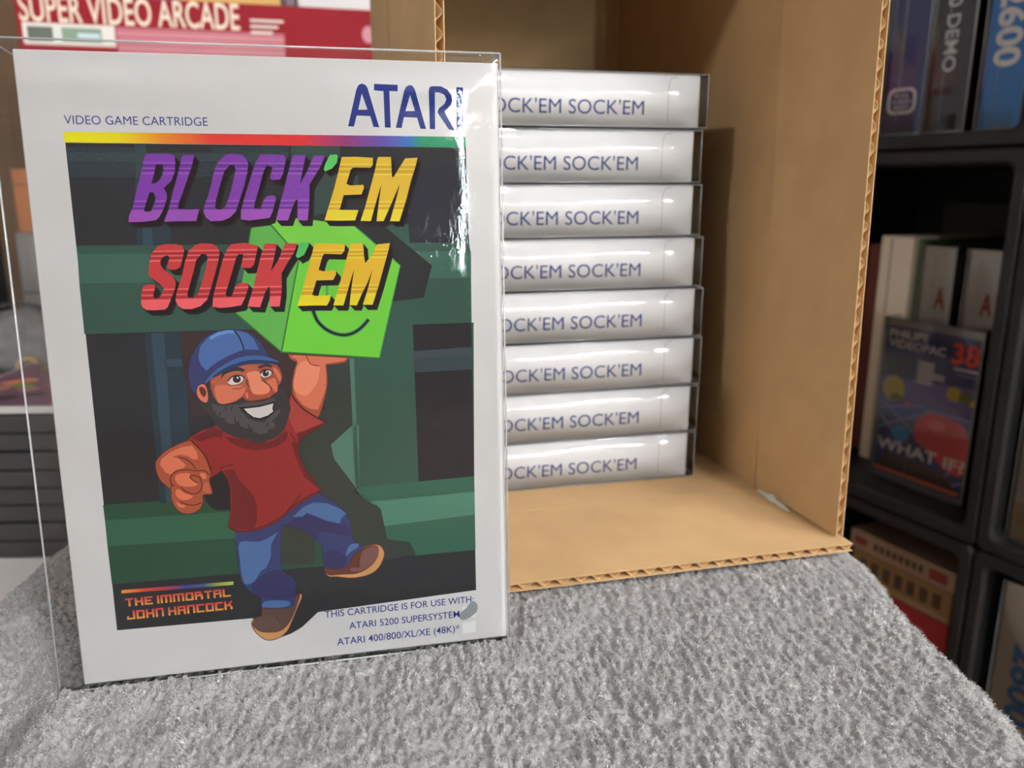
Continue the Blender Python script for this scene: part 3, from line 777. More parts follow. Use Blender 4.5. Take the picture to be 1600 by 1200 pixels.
('cap_shade',22,1,[[4862,10185,5273,10439,5779,10599,6154,10635,6526,10592,6874,10534,6720,10485,6269,10495,5895,10492,5518,10404,5164,10288,4858,10138]]),
('bar_rainbow',3,0,[[1449,3198,4953,3129,4944,3009,1438,3082]]),
('pure_white',3,0,[[12694,731,13178,744,13178,314,12683,304]]),
('pure_white',3,0,[[12701,1332,13170,1348,13182,906,12698,893]]),
('grey_blob',4,1,[[12590,952,12639,1131,12839,1270,12975,1440,13151,1489,13262,1338,13231,1110,13073,966,12873,850,12675,840]]),
('stripe_rainbow',3,0,[[1149,17694,13220,17678,13232,17334,1154,17392]]),
('logo_blue',3,0,[[9466,17956,9778,19081,9849,19218,9949,19264,10061,19235,10128,19136,10445,17943,10265,17950,10174,18284,9751,18293,9651,17958],[9941,18959,10098,18479,9808,18468]]),
('logo_blue',3,0,[[10338,19267,11081,19252,11073,19053,10810,19057,10808,17935,10626,17939,10623,19052,10329,19068]]),
('logo_blue',3,0,[[10973,17937,11282,19083,11353,19205,11454,19255,11553,19231,11622,19128,11942,17907,11764,17915,11662,18259,11242,18268,11156,17930],[11463,18950,11602,18460,11299,18455]]),
('logo_blue',3,0,[[12067,17909,12065,19116,12102,19212,12203,19240,12472,19236,12671,19145,12802,18971,12821,18810,12759,18648,12567,18467,12582,18402,12874,17877,12687,17894,12329,18430,12367,18544,12557,18692,12629,18839,12565,18982,12399,19052,12264,19043,12236,17908]]),
('logo_blue',3,0,[[12961,19225,13182,19217,13158,17867,12942,17871]]),
]
TEXTS=[('VIDEO GAME CARTRIDGE', 'logo_blue', 1205, 17914, 5245, 255), ('THIS CARTRIDGE IS FOR USE WITH:', 'logo_blue', 7882, 1476, 13122, 248), ('ATARI 5200 SUPERSYSTEM', 'logo_blue', 8690, 959, 12595, 251), ('ATARI 400/800/XL/XE (48K)*', 'logo_blue', 8243, 401, 12581, 259)]
PIXEL_TEXTS=[('THE IMMORTAL', 1532, 2607, 4826, 283), ('JOHN HANCOCK', 1540, 2146, 4849, 301)]
GLYPHS = {'T': ['11111', '00100', '00100', '00100', '00100'], 'H': ['10001', '10001', '11111', '10001', '10001'], 'E': ['11111', '10000', '11110', '10000', '11111'],
 'I': ['1', '1', '1', '1', '1'], 'M': ['1111111', '1001001', '1001001', '1001001', '1001001'], 'O': ['11111', '10001', '10001', '10001', '11111'],
 'R': ['11110', '10010', '11111', '10001', '10001'], 'A': ['11111', '10001', '11111', '10001', '10001'], 'L': ['10000', '10000', '10000', '10000', '11111'],
 'J': ['00001', '00001', '00001', '10001', '11111'], 'N': ['11111', '10001', '10001', '10001', '10001'], 'C': ['11111', '10000', '10000', '10000', '11111'],
 'K': ['10001', '10010', '11110', '10001', '10001']}
def pixel_line(pr, string, ink, x0, z0, x1, h):
    cells = sum(2 if c == ' ' else len(GLYPHS[c][0]) + 1.3 for c in string) - 1.3
    cw = (x1 - x0) / cells
    chh = h / 5
    x = x0
    for c in string:
        if c == ' ':
            x += 2 * cw
            continue
        g = GLYPHS[c]
        for r_, row in enumerate(g):
            k = 0
            while k < len(row):
                if row[k] == '1':
                    k2 = k
                    while k2 < len(row) and row[k2] == '1':
                        k2 += 1
                    grow = .22 * cw
                    pr.rect(ink, 4, x + k * cw - grow, x + k2 * cw + grow, z0 + (4 - r_) * chh, z0 + (5 - r_) * chh + .00002)
                    k = k2
                else:
                    k += 1
        x += (len(g[0]) + 1.3) * cw

BW, BH, BT = .14362, .2000, .0245
front = empty('game_box', (-.141932, .239784, .0), .212124, 'upright white game box with a cartoon cover, nearest the camera', 'game box', rx=-.069694)
front.rotation_mode = 'XYZ'
front.rotation_euler = (-.069694, 0, .212124)
box('card_box', 0, BW, 0, BT, 0, BH, white_card, front, .0004, 1)
FIG = ('shoe', 'line_brown', 'line_blue', 'jeans', 'shirt', 'line_maroon', 'skin', 'beard', 'eye', 'teeth', 'cap')
pr_bg, pr_blk, pr_fig, pr_title, pr_logo, pr_bar = (Print() for _ in range(6))
pr_marks = []
for name, layer, kind, loops in ART:
    tgt = pr_title if name.startswith('t_') or name == 'title_shadow' else pr_blk if name.startswith('blk') or (name == 'ink_line' and layer == 8) else pr_fig if name.startswith(FIG) or name == 'ink_line' else pr_logo if name == 'logo_blue' else pr_bar if name == 'bar_rainbow' else Print() if name in ('pure_white', 'grey_blob') else pr_bg
    if name in ('pure_white', 'grey_blob'):
        pr_marks.append((name, tgt))
    if kind >= 10:
        w, flat = loops[0][0] * 1e-5, loops[0][1:]
        pts = [(flat[i] * 1e-5, flat[i + 1] * 1e-5) for i in range(0, len(flat), 2)]
        tgt.stroke(name, layer, smooth_open(pts) if kind == 11 else pts, w)
    else:
        LL = [[(lp[i] * 1e-5, lp[i + 1] * 1e-5) for i in range(0, len(lp), 2)] for lp in loops]
        if kind == 1:
            LL = [smooth_loop(lp) for lp in LL]
        tgt.poly(name, layer, LL)
        if name.startswith('t_'):       # dropped brown edge of the lettering
            for k in range(1, 9):
                tgt.poly('title_shadow', 12, [[(x + .00146 * k / 8, z - .00178 * k / 8) for x, z in lp] for lp in LL])
cover = pr_bg.build('cover_print', front)
cover['label'] = 'dark green cover picture with a rainbow stripe on top'
o = pr_blk.build('block_print', cover); o['label'] = 'bright green smiling block'
o = pr_fig.build('figure_print', cover); o['label'] = 'bearded cartoon man in blue cap and red shirt'
o = pr_title.build('title_lettering', cover); o['label'] = 'slanted purple, red and yellow title lettering'
for i, (s, x0, z0, x1, h) in enumerate(PIXEL_TEXTS):
    pr_px = Print()
    pixel_line(pr_px, s, 'pixel_ink%d' % i, x0 * 1e-5, z0 * 1e-5, x1 * 1e-5, h * 1e-5)
    pr_px.build('pixel_lettering', cover)
pr_logo.build('logo_lettering', cover)
pr_bar.build('rainbow_bar', cover)
for k, q in pr_marks:
    q.build('check_square' if k == 'pure_white' else 'sticker_blot', cover)
for s, m_, x0, z0, x1, h in TEXTS:
    text_mesh('lettering', s, blue_ink, cover, x0 * 1e-5, x1 * 1e-5, z0 * 1e-5, h * 1e-5, -.00012, bold=.003 if 'THIS' in s or 'ATARI' in s else -.004)
def front_bulge(a, b):
    x = a * .1509
    ridge = .0002 * math.exp(-((x - .1400) / .011) ** 2) * (.35 + .65 * math.exp(-((b - .80) / .22) ** 2))
    dome = .0007 * math.sin(math.pi * a) * math.sin(math.pi * b)
    topw = .0006 * math.exp(-((b - .955) / .025) ** 2) * (.6 + .4 * math.sin(a * 9))
    wav = .00004 * math.sin(a * 23 + b * 5) + .0001 * math.sin(b * 31 + a * 7)
    edge = min(1, 12 * min(a, 1 - a, b, 1 - b))
    return (ridge + dome + topw + wav) * edge
SIDE = film_material('clear_film_side', rough=.05, gain=.10)
sleeve = film_shell('clear_sleeve', -.0072, BW + .0006, -.0012, BT + .0012, -.0014, BH + .0030, film_front, front, .0012, 110, 120, front_bulge, side=SIDE)
bm = bmesh.new()
x0, x1, z0, z1, yf, yk = -.0070, BW + .0004, -.0012, BH + .0028, -.0010, BT + .0010
for a_, b_ in (((x0, yf, z0), (x0, yf, z1)), ((x1, yf, z0), (x1, yf, z1)), ((x0, yf, z0), (x1, yf, z0)), ((x0, yf, z1), (x1, yf, z1)),
             ((x0, yk, z0), (x0, yk, z1)), ((x1, yk, z0), (x1, yk, z1)), ((x0, yf, z0), (x0, yk, z0)), ((x1, yf, z0), (x1, yk, z0)), ((x0, yf, z1), (x0, yk, z1)), ((x1, yf, z1), (x1, yk, z1)), ((x0, yk, z1), (x1, yk, z1))):
    rod_bm(bm, a_, b_, .00032, 6)
bm_obj('sleeve_fold', bm, film_edge, sleeve, True)

# ------------------------------------------------------------------ the carton
kraft = mat('kraft_card', (190, 157, 114), .75, k=1.0, spec=.25)
noise_tint(kraft, 45, .06, stretch=(1, 1, 1))
kraft_in = mat('kraft_flute', (178, 142, 98), .8, spec=.2)
CA = R(14)
CXa = Vector((math.cos(CA), math.sin(CA), 0)); CDa = Vector((-math.sin(CA), math.cos(CA), 0))
carton = empty('carton', (.1274, .4056, .0), CA, 'open brown corrugated carton on its side, holding a stack of boxes', 'carton')
TH = .0036
ZF = .0055                       # top of the carton floor
def corrugated(name, L, Wd, parent, loc, rot, pitch=.0078):
    """panel in local XZ?: X along the wave (length L), Y along the flutes (Wd), Z thickness TH; open wave on the Y ends"""
    liner = .00035
    bm = box_bm(0, L, 0, Wd, 0, liner)
    box_bm(0, L, 0, Wd, TH - liner, TH, bm=bm)
    o = bm_obj(name, bm, kraft, parent)
    o.location = loc
    o.rotation_euler = rot
    n = int(L / pitch * 12)
    V, F = [], []
    amp = TH / 2 - liner - .0001
    ph = random.random() * 6
    for i in range(n + 1):
        x = L * i / n
        z = TH / 2 + amp * math.sin(2 * math.pi * x / pitch + ph + .5 * math.sin(x * 90))
        V += [(x, .0008, z + .00016), (x, Wd - .0008, z + .00016), (x, .0008, z - .00016), (x, Wd - .0008, z - .00016)]
    for i in range(n):
        q = 4 * i
        F += [(q, q + 4, q + 5, q + 1), (q + 2, q + 3, q + 7, q + 6), (q, q + 2, q + 6, q + 4), (q + 1, q + 5, q + 7, q + 3)]
    mesh_obj('fluting', V, F, kraft_in, o, True)
    return o
CW, CDp, CH = .180, .215, .300
# floor and the flap that continues it towards the camera
corrugated('floor_panel', CW + .004, CDp, carton, (-CW, .0, ZF - TH), (0, 0, 0))
corrugated('floor_flap', CW + .0075, .0715, carton, (-CW, -.0720, ZF - TH), (0, 0, 0))
# right wall (X=0 inner face) and its flap; wave runs up, flutes run along depth
corrugated('right_wall', CH, CDp, carton, (.0, 0, ZF), (0, R(-90), 0)).location = (TH, 0, ZF)
rf = corrugated('right_flap', CH, .0655, carton, (TH, -.0660, ZF + .0012), (0, R(-90), 0))
rf.rotation_euler = (0, R(-91.0), R(2.2))
rf.location = (TH + .0028, -.0660, ZF + .0012)
# left wall, bent a little out of square, and its flap swung inwards
lw = corrugated('left_wall', CH, CDp * .985, carton, (-CW, 0, ZF), (0, R(-90), R(-3)))
lf = corrugated('left_flap', CH, .0575, carton, (-CW, 0, ZF + .001), (0, R(-90), R(10)))
fl = .0575
lf.location = (-CW + math.sin(R(10)) * fl, -math.cos(R(10)) * fl - .001, ZF + .001)
box('back_wall', -CW + .010, TH, CDp, CDp + TH, ZF, ZF + CH, kraft, carton)
tp = box('top_wall', -CW - TH, TH, 0, CDp + TH, ZF + CH, ZF + CH + TH, kraft, carton)
tf = box('top_flap', -CW, 0, -.072, 0, 0, TH, kraft, carton)
tf.location = (0, 0, ZF + CH)
tf.rotation_euler = (R(-62), 0, 0)
# pale strip in the corner seam and the hinge crease on the right wall
gl = []
for i in range(9):
    tt = i / 8
    w = .0032 * math.sin(math.pi * min(.97, max(.06, tt))) * (.7 + .3 * math.sin(i * 2.1))
    gl.append((tt, w))
V, F = [], []
for tt, w in gl:
    y = -.004 - tt * .030
    V += [(-.0006 - .15 * w, y, ZF + .0006), (-.0004, y, ZF + .0006 + w), (-.0006 - w * .6, y, ZF + .0004)]
for i in range(8):
    q = 3 * i
    F += [(q, q + 3, q + 4, q + 1), (q + 2, q + 5, q + 3, q)]
mesh_obj('pale_strip', V, F, mat('strip_pale', (205, 205, 200), .35), carton, True)

# ------------------------------------------------------------------ the stacked game boxes inside the carton
SA = R(13)
proto = empty('game_box', (0, 0, 0), SA)
SWd, SHt = .1505, .0256          # sleeve size; local origin = lower right front corner of the sleeve
box('card_box', -SWd + .003, -.0042, .0022, .1985, .0006, .0248, white_card, proto, .0003, 1)
spine_y = .0022
text_mesh('spine_lettering', "BLOCK'EM SOCK'EM", mat('spine_blue', (28, 50, 128), .6, k=1.0), proto, -.0330 - .0850, -.0330, .0062, .0066, spine_y - .0001)
pt = Print()
mat('tab_line', (168, 166, 168), .6)
zz0, zz1 = .0030, .0236
pt.stroke('tab_line', 1, [(-.0205, zz0), (-.0205, zz1 - .003), (-.0190, zz1), (-.0160, zz1)], .0003)
o = pt.build('tuck_tab_line', proto); o.location = (0, spine_y - .00005, 0)
def stack_bulge(a, b):
    p = 1 - abs(2 * b - 1) ** 2.0
    return .0032 * p * min(1, 9 * min(a, 1 - a) + .25) + .00018 * math.sin(a * 14 + b * 3) * p
sl = film_shell('clear_sleeve', -SWd, 0, .0008, .2000, 0, SHt, film_stack, proto, .0011, 46, 16, stack_bulge)
bm = bmesh.new()
for a_, b_ in (((-.0003, .0010, .0003), (-.0003, .0010, SHt - .0003)), ((-SWd, .0010, .0005), (0, .0010, .0005)), ((-SWd, .0010, SHt - .0005), (0, .0010, SHt - .0005)), ((-.0004, .001, SHt - .0004), (-.0004, .2, SHt - .0004)), ((-.0004, .001, .0004), (-.0004, .2, .0004))):
    rod_bm(bm, a_, b_, .00022, 6)
bm_obj('sleeve_fold', bm, film_edge, sl, True)
ORD = ['lowest white game box of the stack, resting on the carton floor', 'second white game box from the bottom of the stack in the carton', 'third white game box from the bottom of the stack in the carton',
       'fourth white game box from the bottom of the stack in the carton', 'fifth white game box from the bottom of the stack in the carton', 'sixth white game box from the bottom of the stack in the carton',
       'second white game box from the top of the stack in the carton', 'topmost white game box of the stack in the carton']
OFF = [.0010, .0012, .0016, .0008, -.0008, -.0030, -.0042, -.0022]
YAW = [0, .2, .5, .1, -.2, .1, -.3, .4]
z = ZF + .0002
a13 = Vector((math.cos(SA), math.sin(SA), 0))
for i in range(8):
    o = proto if i == 0 else copy_tree(proto)
    p = Vector((.0985, .4222, 0)) + a13 * OFF[i]
    o.location = (p.x, p.y, z)
    o.rotation_euler = (0, 0, SA + R(YAW[i]))
    tag(o, ORD[i], 'game box', 'white game boxes stacked in the carton')
    if i == 7:          # the topmost sleeve is loose and billows upwards
        for ch in list(o.children):
            if ch.name.startswith('clear_sleeve'):
                for g in list(ch.children):
                    g_par = g
                s2 = film_shell('clear_sleeve', -SWd, 0, .0008, .2000, 0, SHt, film_stack, o, .0011, 46, 16, stack_bulge, top_bulge=lambda a, q: .0062 * math.sin(math.pi * min(1, max(0, .12 + .8 * a))) ** .7 * min(1, q * 7) * (1.2 - a))
                g_par.parent = s2
                bpy.data.objects.remove(ch)
    z += SHt + .00035
# ------------------------------------------------------------------ the black modular shelf on the right
SHA = R(-63.8)
SHX, SHY = .374, .720
shelf = empty('storage_shelf', (SHX, SHY, FLOOR_Z), SHA, 'black plastic modular cube shelf along the right side', 'shelf')
shelf_m = noise_tint(mat('shelf_black', (29, 29, 30), .45, spec=.45), 200, .15, bump=.15, bump_dist=.0002)
def rrect(x0, x1, z0, z1, r, n=4):
    pts = []
    for cx, cz, a0 in ((x1 - r, z0 + r, -90), (x1 - r, z1 - r, 0), (x0 + r, z1 - r, 90), (x0 + r, z0 + r, 180)):
        for i in range(n + 1):
            a = R(a0 + 90 * i / n)
            pts.append((cx + r * math.cos(a), cz + r * math.sin(a)))
    return pts
SD = .27
def cube_module(x0, x1, z0, z1):
    """one open-fronted cube: rounded outer frame, rounded opening, deep walls, back"""
    def rings(lips):
        out = []
        for ins, rad, y in lips:
            out.append([(p[0], y, p[1]) for p in rrect(x0 + ins, x1 - ins, z0 + ins, z1 - ins, rad)])
        return out
    L = rings([(.0004, .006, SD), (.0004, .006, .003), (.0022, .0065, .0), (.0110, .007, .0), (.0135, .009, .003), (.0140, .009, SD - .004)])
    V = [p for r_ in L for p in r_]
    n = len(L[0])
    F = []
    for k in range(len(L) - 1):
        for i in range(n):
            F.append((k * n + i, k * n + (i + 1) % n, (k + 1) * n + (i + 1) % n, (k + 1) * n + i))
    F.append(tuple(range((len(L) - 1) * n, len(L) * n)))
    F.append(tuple(range(0, n))[::-1])
    V = [(x, y, zz - FLOOR_Z) for x, y, zz in V]
    bm = bmesh.new()
    vs = [bm.verts.new(v) for v in V]
    for f in F:
        bm.faces.new([vs[i] for i in f])
    return bm_obj('cube_frame', bm, shelf_m, shelf)
XC = (-.2505, .0665, .3835)
ZR = (-.782, -.465, -.148, .1895, .5065)
for i in range(2):
    for j in range(4):
        cube_module(XC[i], XC[i + 1], ZR[j], ZR[j + 1])
bm = box_bm(XC[0] + .02, XC[2] - .02, .02, SD - .02, 0, ZR[0] - FLOOR_Z, .004)
bm_obj('plinth', bm, shelf_m, shelf)
SM = Matrix.Rotation(SHA, 4, 'Z')
def on_shelf(x, d, z):
    v = SM @ Vector((x, d, 0))
    return (SHX + v.x, SHY + v.y, z)

def shelf_case(name, x0, x1, d, z0, z1, depth, rgb, label, group=None, film=True, rough=.5, gap=.0016, cat='game box'):
    e = empty(name, on_shelf(x0, d, z0), SHA, label, cat, group)
    w, h = x1 - x0, z1 - z0
    key = 'shelf_print_%d_%d_%d' % rgb
    box('card_box', gap, w - gap, gap, depth - gap, gap * .5, h - gap, mat(key, rgb, rough, k=1.45), e, .0006, 1)
    if film:
        s = film_shell('clear_sleeve', 0, w, 0, depth, 0, h, MATS['clear_film_shelf'], e, .0011, 6, 6)
        bm = bmesh.new()
        for xx in (.0004, w - .0004):
            rod_bm(bm, (xx, .0004, .0004), (xx, .0004, h - .0004), .0005, 6)
        rod_bm(bm, (w * .39, -.0001, .010), (w * .42, -.0001, h - .01), .00022, 5)
        rod_bm(bm, (.0, .0004, .0004), (w, .0004, .0004), .0005, 6)
        bm_obj('sleeve_fold', bm, film_edge, s, True)
    return e
film_material('clear_film_shelf', rough=.06, gain=1.8)
FA = ZR[3] + .0142
# upper row: three upright cases, spines out
c1 = shelf_case('game_box', -.0860, -.0430, .008, FA, FA + .205, .14, (52, 54, 100), 'dark blue spine with a small rounded emblem, on the upper shelf', 'boxed games on the upper shelf')
em = mat('pale_print', (226, 220, 216), .5, k=1.2)
pt = Print()
oz, ox = .0293, .0201
fr = rrect(ox - .0150, ox + .0150, oz - .0112, oz + .0112, .0070, 5)
fi = rrect(ox - .0122, ox + .0122, oz - .0090, oz + .0090, .0055, 5)
pt.poly('pale_print', 1, [fr, fi[::-1]])
o = pt.build('emblem', c1); o.location = (0, .0015, 0)
for k, s in enumerate(('FULL', 'SCREEN', 'VIDEO')):
    w = (.0150, .0190, .0165)[k]
    text_mesh('emblem_lettering', s, em, o, ox - w / 2, ox + w / 2, oz + .0030 - .0052 * k, .0037, -.0001, bold=.01)
c2 = shelf_case('game_box', -.0405, -.0005, .008, FA, FA + .205, .14, (46, 42, 44), 'black spine with pale lettering, between two blue ones on the upper shelf', 'boxed games on the upper shelf')
text_mesh('spine_lettering', '2600 DEMO', em, c2, .0125, .0245, .0498, .0840, .0014, bold=.010, rot='cw')
c3 = shelf_case('game_box', .0085, .0480, .008, FA, FA + .205, .14, (28, 104, 172), 'bright blue spine with big white numerals on the upper shelf', 'boxed games on the upper shelf')
text_mesh('spine_lettering', '2600', em, c3, .0105, .0313, .0480, .0600, .0014, bold=.03, rot='cw')
c4 = shelf_case('game_box', -.1380, -.0900, .010, FA, FA + .19, .14, (46, 42, 38), 'dark brown spine at the left end of the upper shelf, mostly behind the carton', 'boxed games on the upper shelf')
# middle row, left cube
FB = ZR[2] + .0142
vp = shelf_case('game_case', -.0825, .0235, .040, FB, FB + .1660, .022, (120, 116, 112), 'small case with a blue cover and red number 38, leaning on the middle shelf', rough=.4)
pr = Print()
for k, c in dict(v_navy=(52, 52, 86), v_blue=(74, 74, 130), v_violet=(98, 82, 138), v_grid=(122, 128, 176), v_grey=(64, 68, 70), v_pale=(196, 180, 184), v_yellow=(172, 152, 34), v_olive=(104, 92, 34), v_red=(184, 60, 62), v_redl=(204, 88, 88), v_dark=(40, 34, 34), v_orange=(206, 104, 56), v_brown=(66, 44, 32), v_cyan=(50, 120, 170), v_num=(210, 66, 48), v_pink=(180, 70, 110)).items():
    mat(k, c, .45, k=1.6)
X0, X1, Z0, Z1 = .004, .103, .006, .158
def V_(u, v): return (X0 + (X1 - X0) * u, Z0 + (Z1 - Z0) * v)
pr.poly('v_navy', 0, [[V_(0, 0), V_(1, 0), V_(1, 1), V_(0, 1)]])
pr.poly('v_violet', 1, [[V_(0, .52), V_(1, .52), V_(1, .70), V_(0, .66)]])
pr.poly('v_blue', 1, [[V_(0, .40), V_(1, .40), V_(1, .53), V_(0, .53)]])
for a_, b_ in (((0, .44), (.5, .52)), ((0, .30), (.6, .50)), ((0, .50), (.42, .33)), ((0, .18), (.35, .26)), ((0, .40), (.3, .24)), ((.7, .06), (1, .22)), ((.8, .04), (.98, .1)), ((.5, .5), (1, .5))):
    pr.stroke('v_grid', 2, [V_(*a_), V_(*b_)], .0016)
pr.poly('v_grey', 2, [[V_(.01, .68), V_(.32, .68), V_(.32, .80), V_(.01, .80)]])
for k in range(7):
    pr.rect('v_pale', 2, *[q for q in (V_(.38, 0)[0], V_(.38 + (.30 if k in (3, 4) else .18), 0)[0])], V_(0, .80 - .021 * k)[1] - .0019, V_(0, .80 - .021 * k)[1])
pr.rect('v_pale', 2, V_(.76, 0)[0], V_(1.0, 0)[0], V_(0, .795)[1], V_(0, .807)[1])
pr.rect('v_grid', 2, V_(.80, 0)[0], V_(1.0, 0)[0], V_(0, .765)[1], V_(0, .772)[1])
pr.disc('v_yellow', 3, *V_(.14, .585), .0125, .0135)
pr.disc('v_olive', 4, *V_(.18, .528), .0075, .0045)
pr.disc('v_yellow', 3, *V_(.80, .64), .0080, .0070)
pr.disc('v_olive', 4, *V_(.92, .635), .0070, .0055)
pr.disc('v_yellow', 4, *V_(.985, .61), .0028, .0026)
pr.disc('v_pink', 3, *V_(.32, .505), .0042, .0026)
# plain rounded red shape standing in for the cover picture
pr.poly('v_red', 3, [smooth_loop([V_(.42, .36), V_(.46, .44), V_(.60, .49), V_(.78, .49), V_(.94, .46), V_(1.0, .38), V_(1.0, .20), V_(.95, .14), V_(.78, .16), V_(.60, .24), V_(.46, .28)])])
pr.disc('v_redl', 4, *V_(.66, .42), .010, .005)
pr.disc('v_cyan', 3, *V_(.27, .30), .0095, .0080)
pr.poly('v_brown', 4, [[V_(.02, .04), V_(.95, .035), V_(.80, .12), V_(.15, .15)]])
pr.rect('v_orange', 5, V_(0, 0)[0], V_(.97, 0)[0], V_(0, .012)[1], V_(0, .035)[1])
o = pr.build('cover_print', vp); o.location = (0, .0015, 0)
text_mesh('cover_lettering', 'PHILIPS', em, o, V_(.03, 0)[0], V_(.46, 0)[0], V_(0, .928)[1], .0072, -.00022, bold=.02)
text_mesh('cover_lettering', 'VIDEOPAC', em, o, V_(.03, 0)[0], V_(.66, 0)[0], V_(0, .862)[1], .0075, -.00022, bold=.02)
text_mesh('cover_number', '38', MATS['v_num'], o, V_(.73, 0)[0], V_(1.0, 0)[0], V_(0, .835)[1], .0185, -.00022, bold=.035)
text_mesh('cover_lettering', 'WHAT IF?', em, o, V_(.02, 0)[0], V_(1.0, 0)[0], V_(0, .165)[1], .0115, -.00024, bold=.015)
rw = shelf_case('game_box', -.1560, -.1290, .090, FB, FB + .232, .13, (86, 40, 32), 'rusty red box beside the pale one at the left of the middle shelf', film=False)
wh = shelf_case('game_box', -.1255, -.0860, .074, FB, FB + .242, .13, (196, 182, 164), 'tall pale cream box at the left of the middle shelf', film=False, gap=.0005)
pt = Print(); mat('crease_grey', (150, 140, 128), .6)
pt.rect('crease_grey', 1, .0125, .0145, .0, .240)
o = pt.build('spine_crease', wh); o.location = (0, .0004, 0)
gn = shelf_case('game_box', -.0855, -.0765, .080, FB, FB + .240, .13, (46, 66, 36), 'thin dark green spine beside the tall cream box', film=False, gap=.0003)
for k, (xa, xb) in enumerate(((-.0755, -.0385), (-.0270, .0085))):
    g = shelf_case('game_box', xa, xb, .074, FB, FB + .236, .13, (142, 132, 122), ('grey box in a clear sleeve behind the small case, left of two', 'grey box in a clear sleeve behind the small case, right of two')[k], 'grey sleeved boxes on the middle shelf')
    text_mesh('spine_lettering', 'A', mat('dull_red', (140, 44, 32), .5), g, .018, .030, .1750, .0200, .0014, bold=.03)
dk = shelf_case('storage_box', -.1700, -.0300, .222, FB, FB + .275, .04, (54, 52, 50), 'dark box at the back of the middle shelf', film=False, cat='box')
# middle row, right cube
ur = shelf_case('game_box', .0840, .1900, .012, FB, FB + .235, .14, (150, 138, 128), 'grey and tan boxed game in the right cube of the middle shelf')
pt = Print(); mat('tan_print', (166, 140, 104), .5)
pt.rect('tan_print', 1, .0017, .1040, .001, .034)
o = pt.build('tan_band', ur); o.location = (0, .0015, 0)
text_mesh('band_lettering', '5200', mat('tan_dark', (120, 100, 78), .5), ur, .0062, .0270, .0165, .0085, .0013)
# lower row
FC = ZR[1] + .0142
lr = shelf_case('game_box', .0905, .1900, .010, FC, FC + .282, .14, (158, 144, 128), 'beige boxed game with blue numerals in the lower right cube', film=True)
text_mesh('spine_lettering', '2600', mat('num_blue', (44, 110, 172), .5), lr, .0177, .0400, .1550, .0740, .0012, bold=.035, rot='cw')
zc = FC
for k, (x0, x1, h, rgb, lb) in enumerate(((-.088, .045, .026, (70, 62, 58), 'dark flat box at the bottom of the lower left cube'), (-.090, .040, .108, (60, 58, 60), 'deep charcoal box under the red one in the lower left cube'), (-.0880, .0340, .066, (150, 40, 46), 'red and white flat box lying under two tan ones'),
                                      (-.0830, .0340, .0330, (128, 98, 66), 'tan flat box lying between the red box and the top one'), (-.0880, .0350, .0215, (140, 116, 98), 'thin pale tan box on top of the flat pile in the lower left cube'))):
    b = shelf_case('flat_box', x0, x1, .030, zc, zc + h, .15, rgb, lb, 'flat boxes piled in the lower left cube', film=False, gap=.0003, cat='box')
    pt = Print()
    mat('p_red', (176, 30, 40), .5); mat('p_pinkwhite', (196, 140, 136), .5); mat('p_dark', (86, 66, 50), .5); mat('p_tan', (172, 142, 108), .5); mat('p_rust', (140, 62, 50), .5)
    w = x1 - x0
    if k == 2:
        for q in range(9):
            pt.poly('p_pinkwhite', 1, [smooth_loop([(w * (.06 + .1 * q) + random.uniform(-.003, .003) + rr * math.cos(t_ * 1.05), h * (.62 + .2 * math.sin(q * 2.2)) + rr * 1.4 * math.sin(t_ * 1.05)) for t_ in range(6) for rr in [random.uniform(.002, .006)]])])
    if k == 3:
        pt.rect('p_tan', 1, .003, w - .003, h * .06, h * .22)
        for q in range(7):
            pt.rect('p_dark', 2, .010 + q * .0145, .010 + q * .0145 + .009, h * .34, h * .80)
    if k == 4:
        pt.rect('p_rust', 1, .006, .022, h * .3, h * .7)
        pt.rect('p_rust', 1, w - .028, w - .008, h * .25, h * .75)
        for q in range(8):
            pt.rect('p_dark', 1, .030 + q * .0076, .0355 + q * .0076, h * .32, h * .68)
    if pt.v:
        o = pt.build('side_print', b); o.location = (0, .0002, 0)
    zc += h + .0003

# ------------------------------------------------------------------ background clutter on the left of the table
BXA = R(15)
def shaped(name, loc, rz, label, cat, group=None):
    return empty(name, loc, rz, label, cat, group)
# pile of black cases with a printed one on top
ZT = TABLE_Z
PILE = (-.425, .566)
hcase = .0283
cm = mat('case_black', (52, 51, 51), .5, spec=.4)
cm2 = mat('case_seam', (22, 22, 23), .6)
protoc = empty('black_case', (0, 0, 0))
bm = box_bm(0, .185, .0, .15, .0006, .0128, .0012)
bm_obj('lower_shell', bm, cm, protoc)
bm_obj('upper_shell', box_bm(0, .185, .0, .15, .0146, .0276, .0012), cm, protoc)
bm_obj('hinge_strip', box_bm(.001, .184, .0012, .149, .0120, .0150), cm2, protoc)
LB = ['lowest black plastic case of the pile on the white table', 'second black plastic case from the bottom of the pile on the table', 'third black plastic case from the bottom of the pile on the table', 'black plastic case directly under the printed case']
for i in range(4):
    o = protoc if i == 0 else copy_tree(protoc)
    o.location = (PILE[0] + random.uniform(-.002, .002), PILE[1] + random.uniform(-.002, .002), ZT + i * hcase)
    o.rotation_euler = (0, 0, R(2) + random.uniform(-.01, .01))
    tag(o, LB[i], 'case', 'black cases piled on the table')
tc_ = empty('printed_case', (PILE[0], PILE[1], ZT + 4 * hcase), R(2), 'pale-edged case with a colourful printed top, on the black pile', 'case')
box('shell', 0, .185, 0, .15, .0003, .0055, mat('case_pale', (190, 186, 184), .4), tc_, .0008)
pc = []
for nm, c in dict(k_violet=(112, 84, 104), k_rose=(170, 120, 110), k_green=(110, 150, 50), k_orange=(220, 130, 100), k_dark=(70, 60, 70)).items():
    mat(nm, c, .35)
pt = Print()
pt.rect('k_violet', 0, .003, .182, .003, .147)
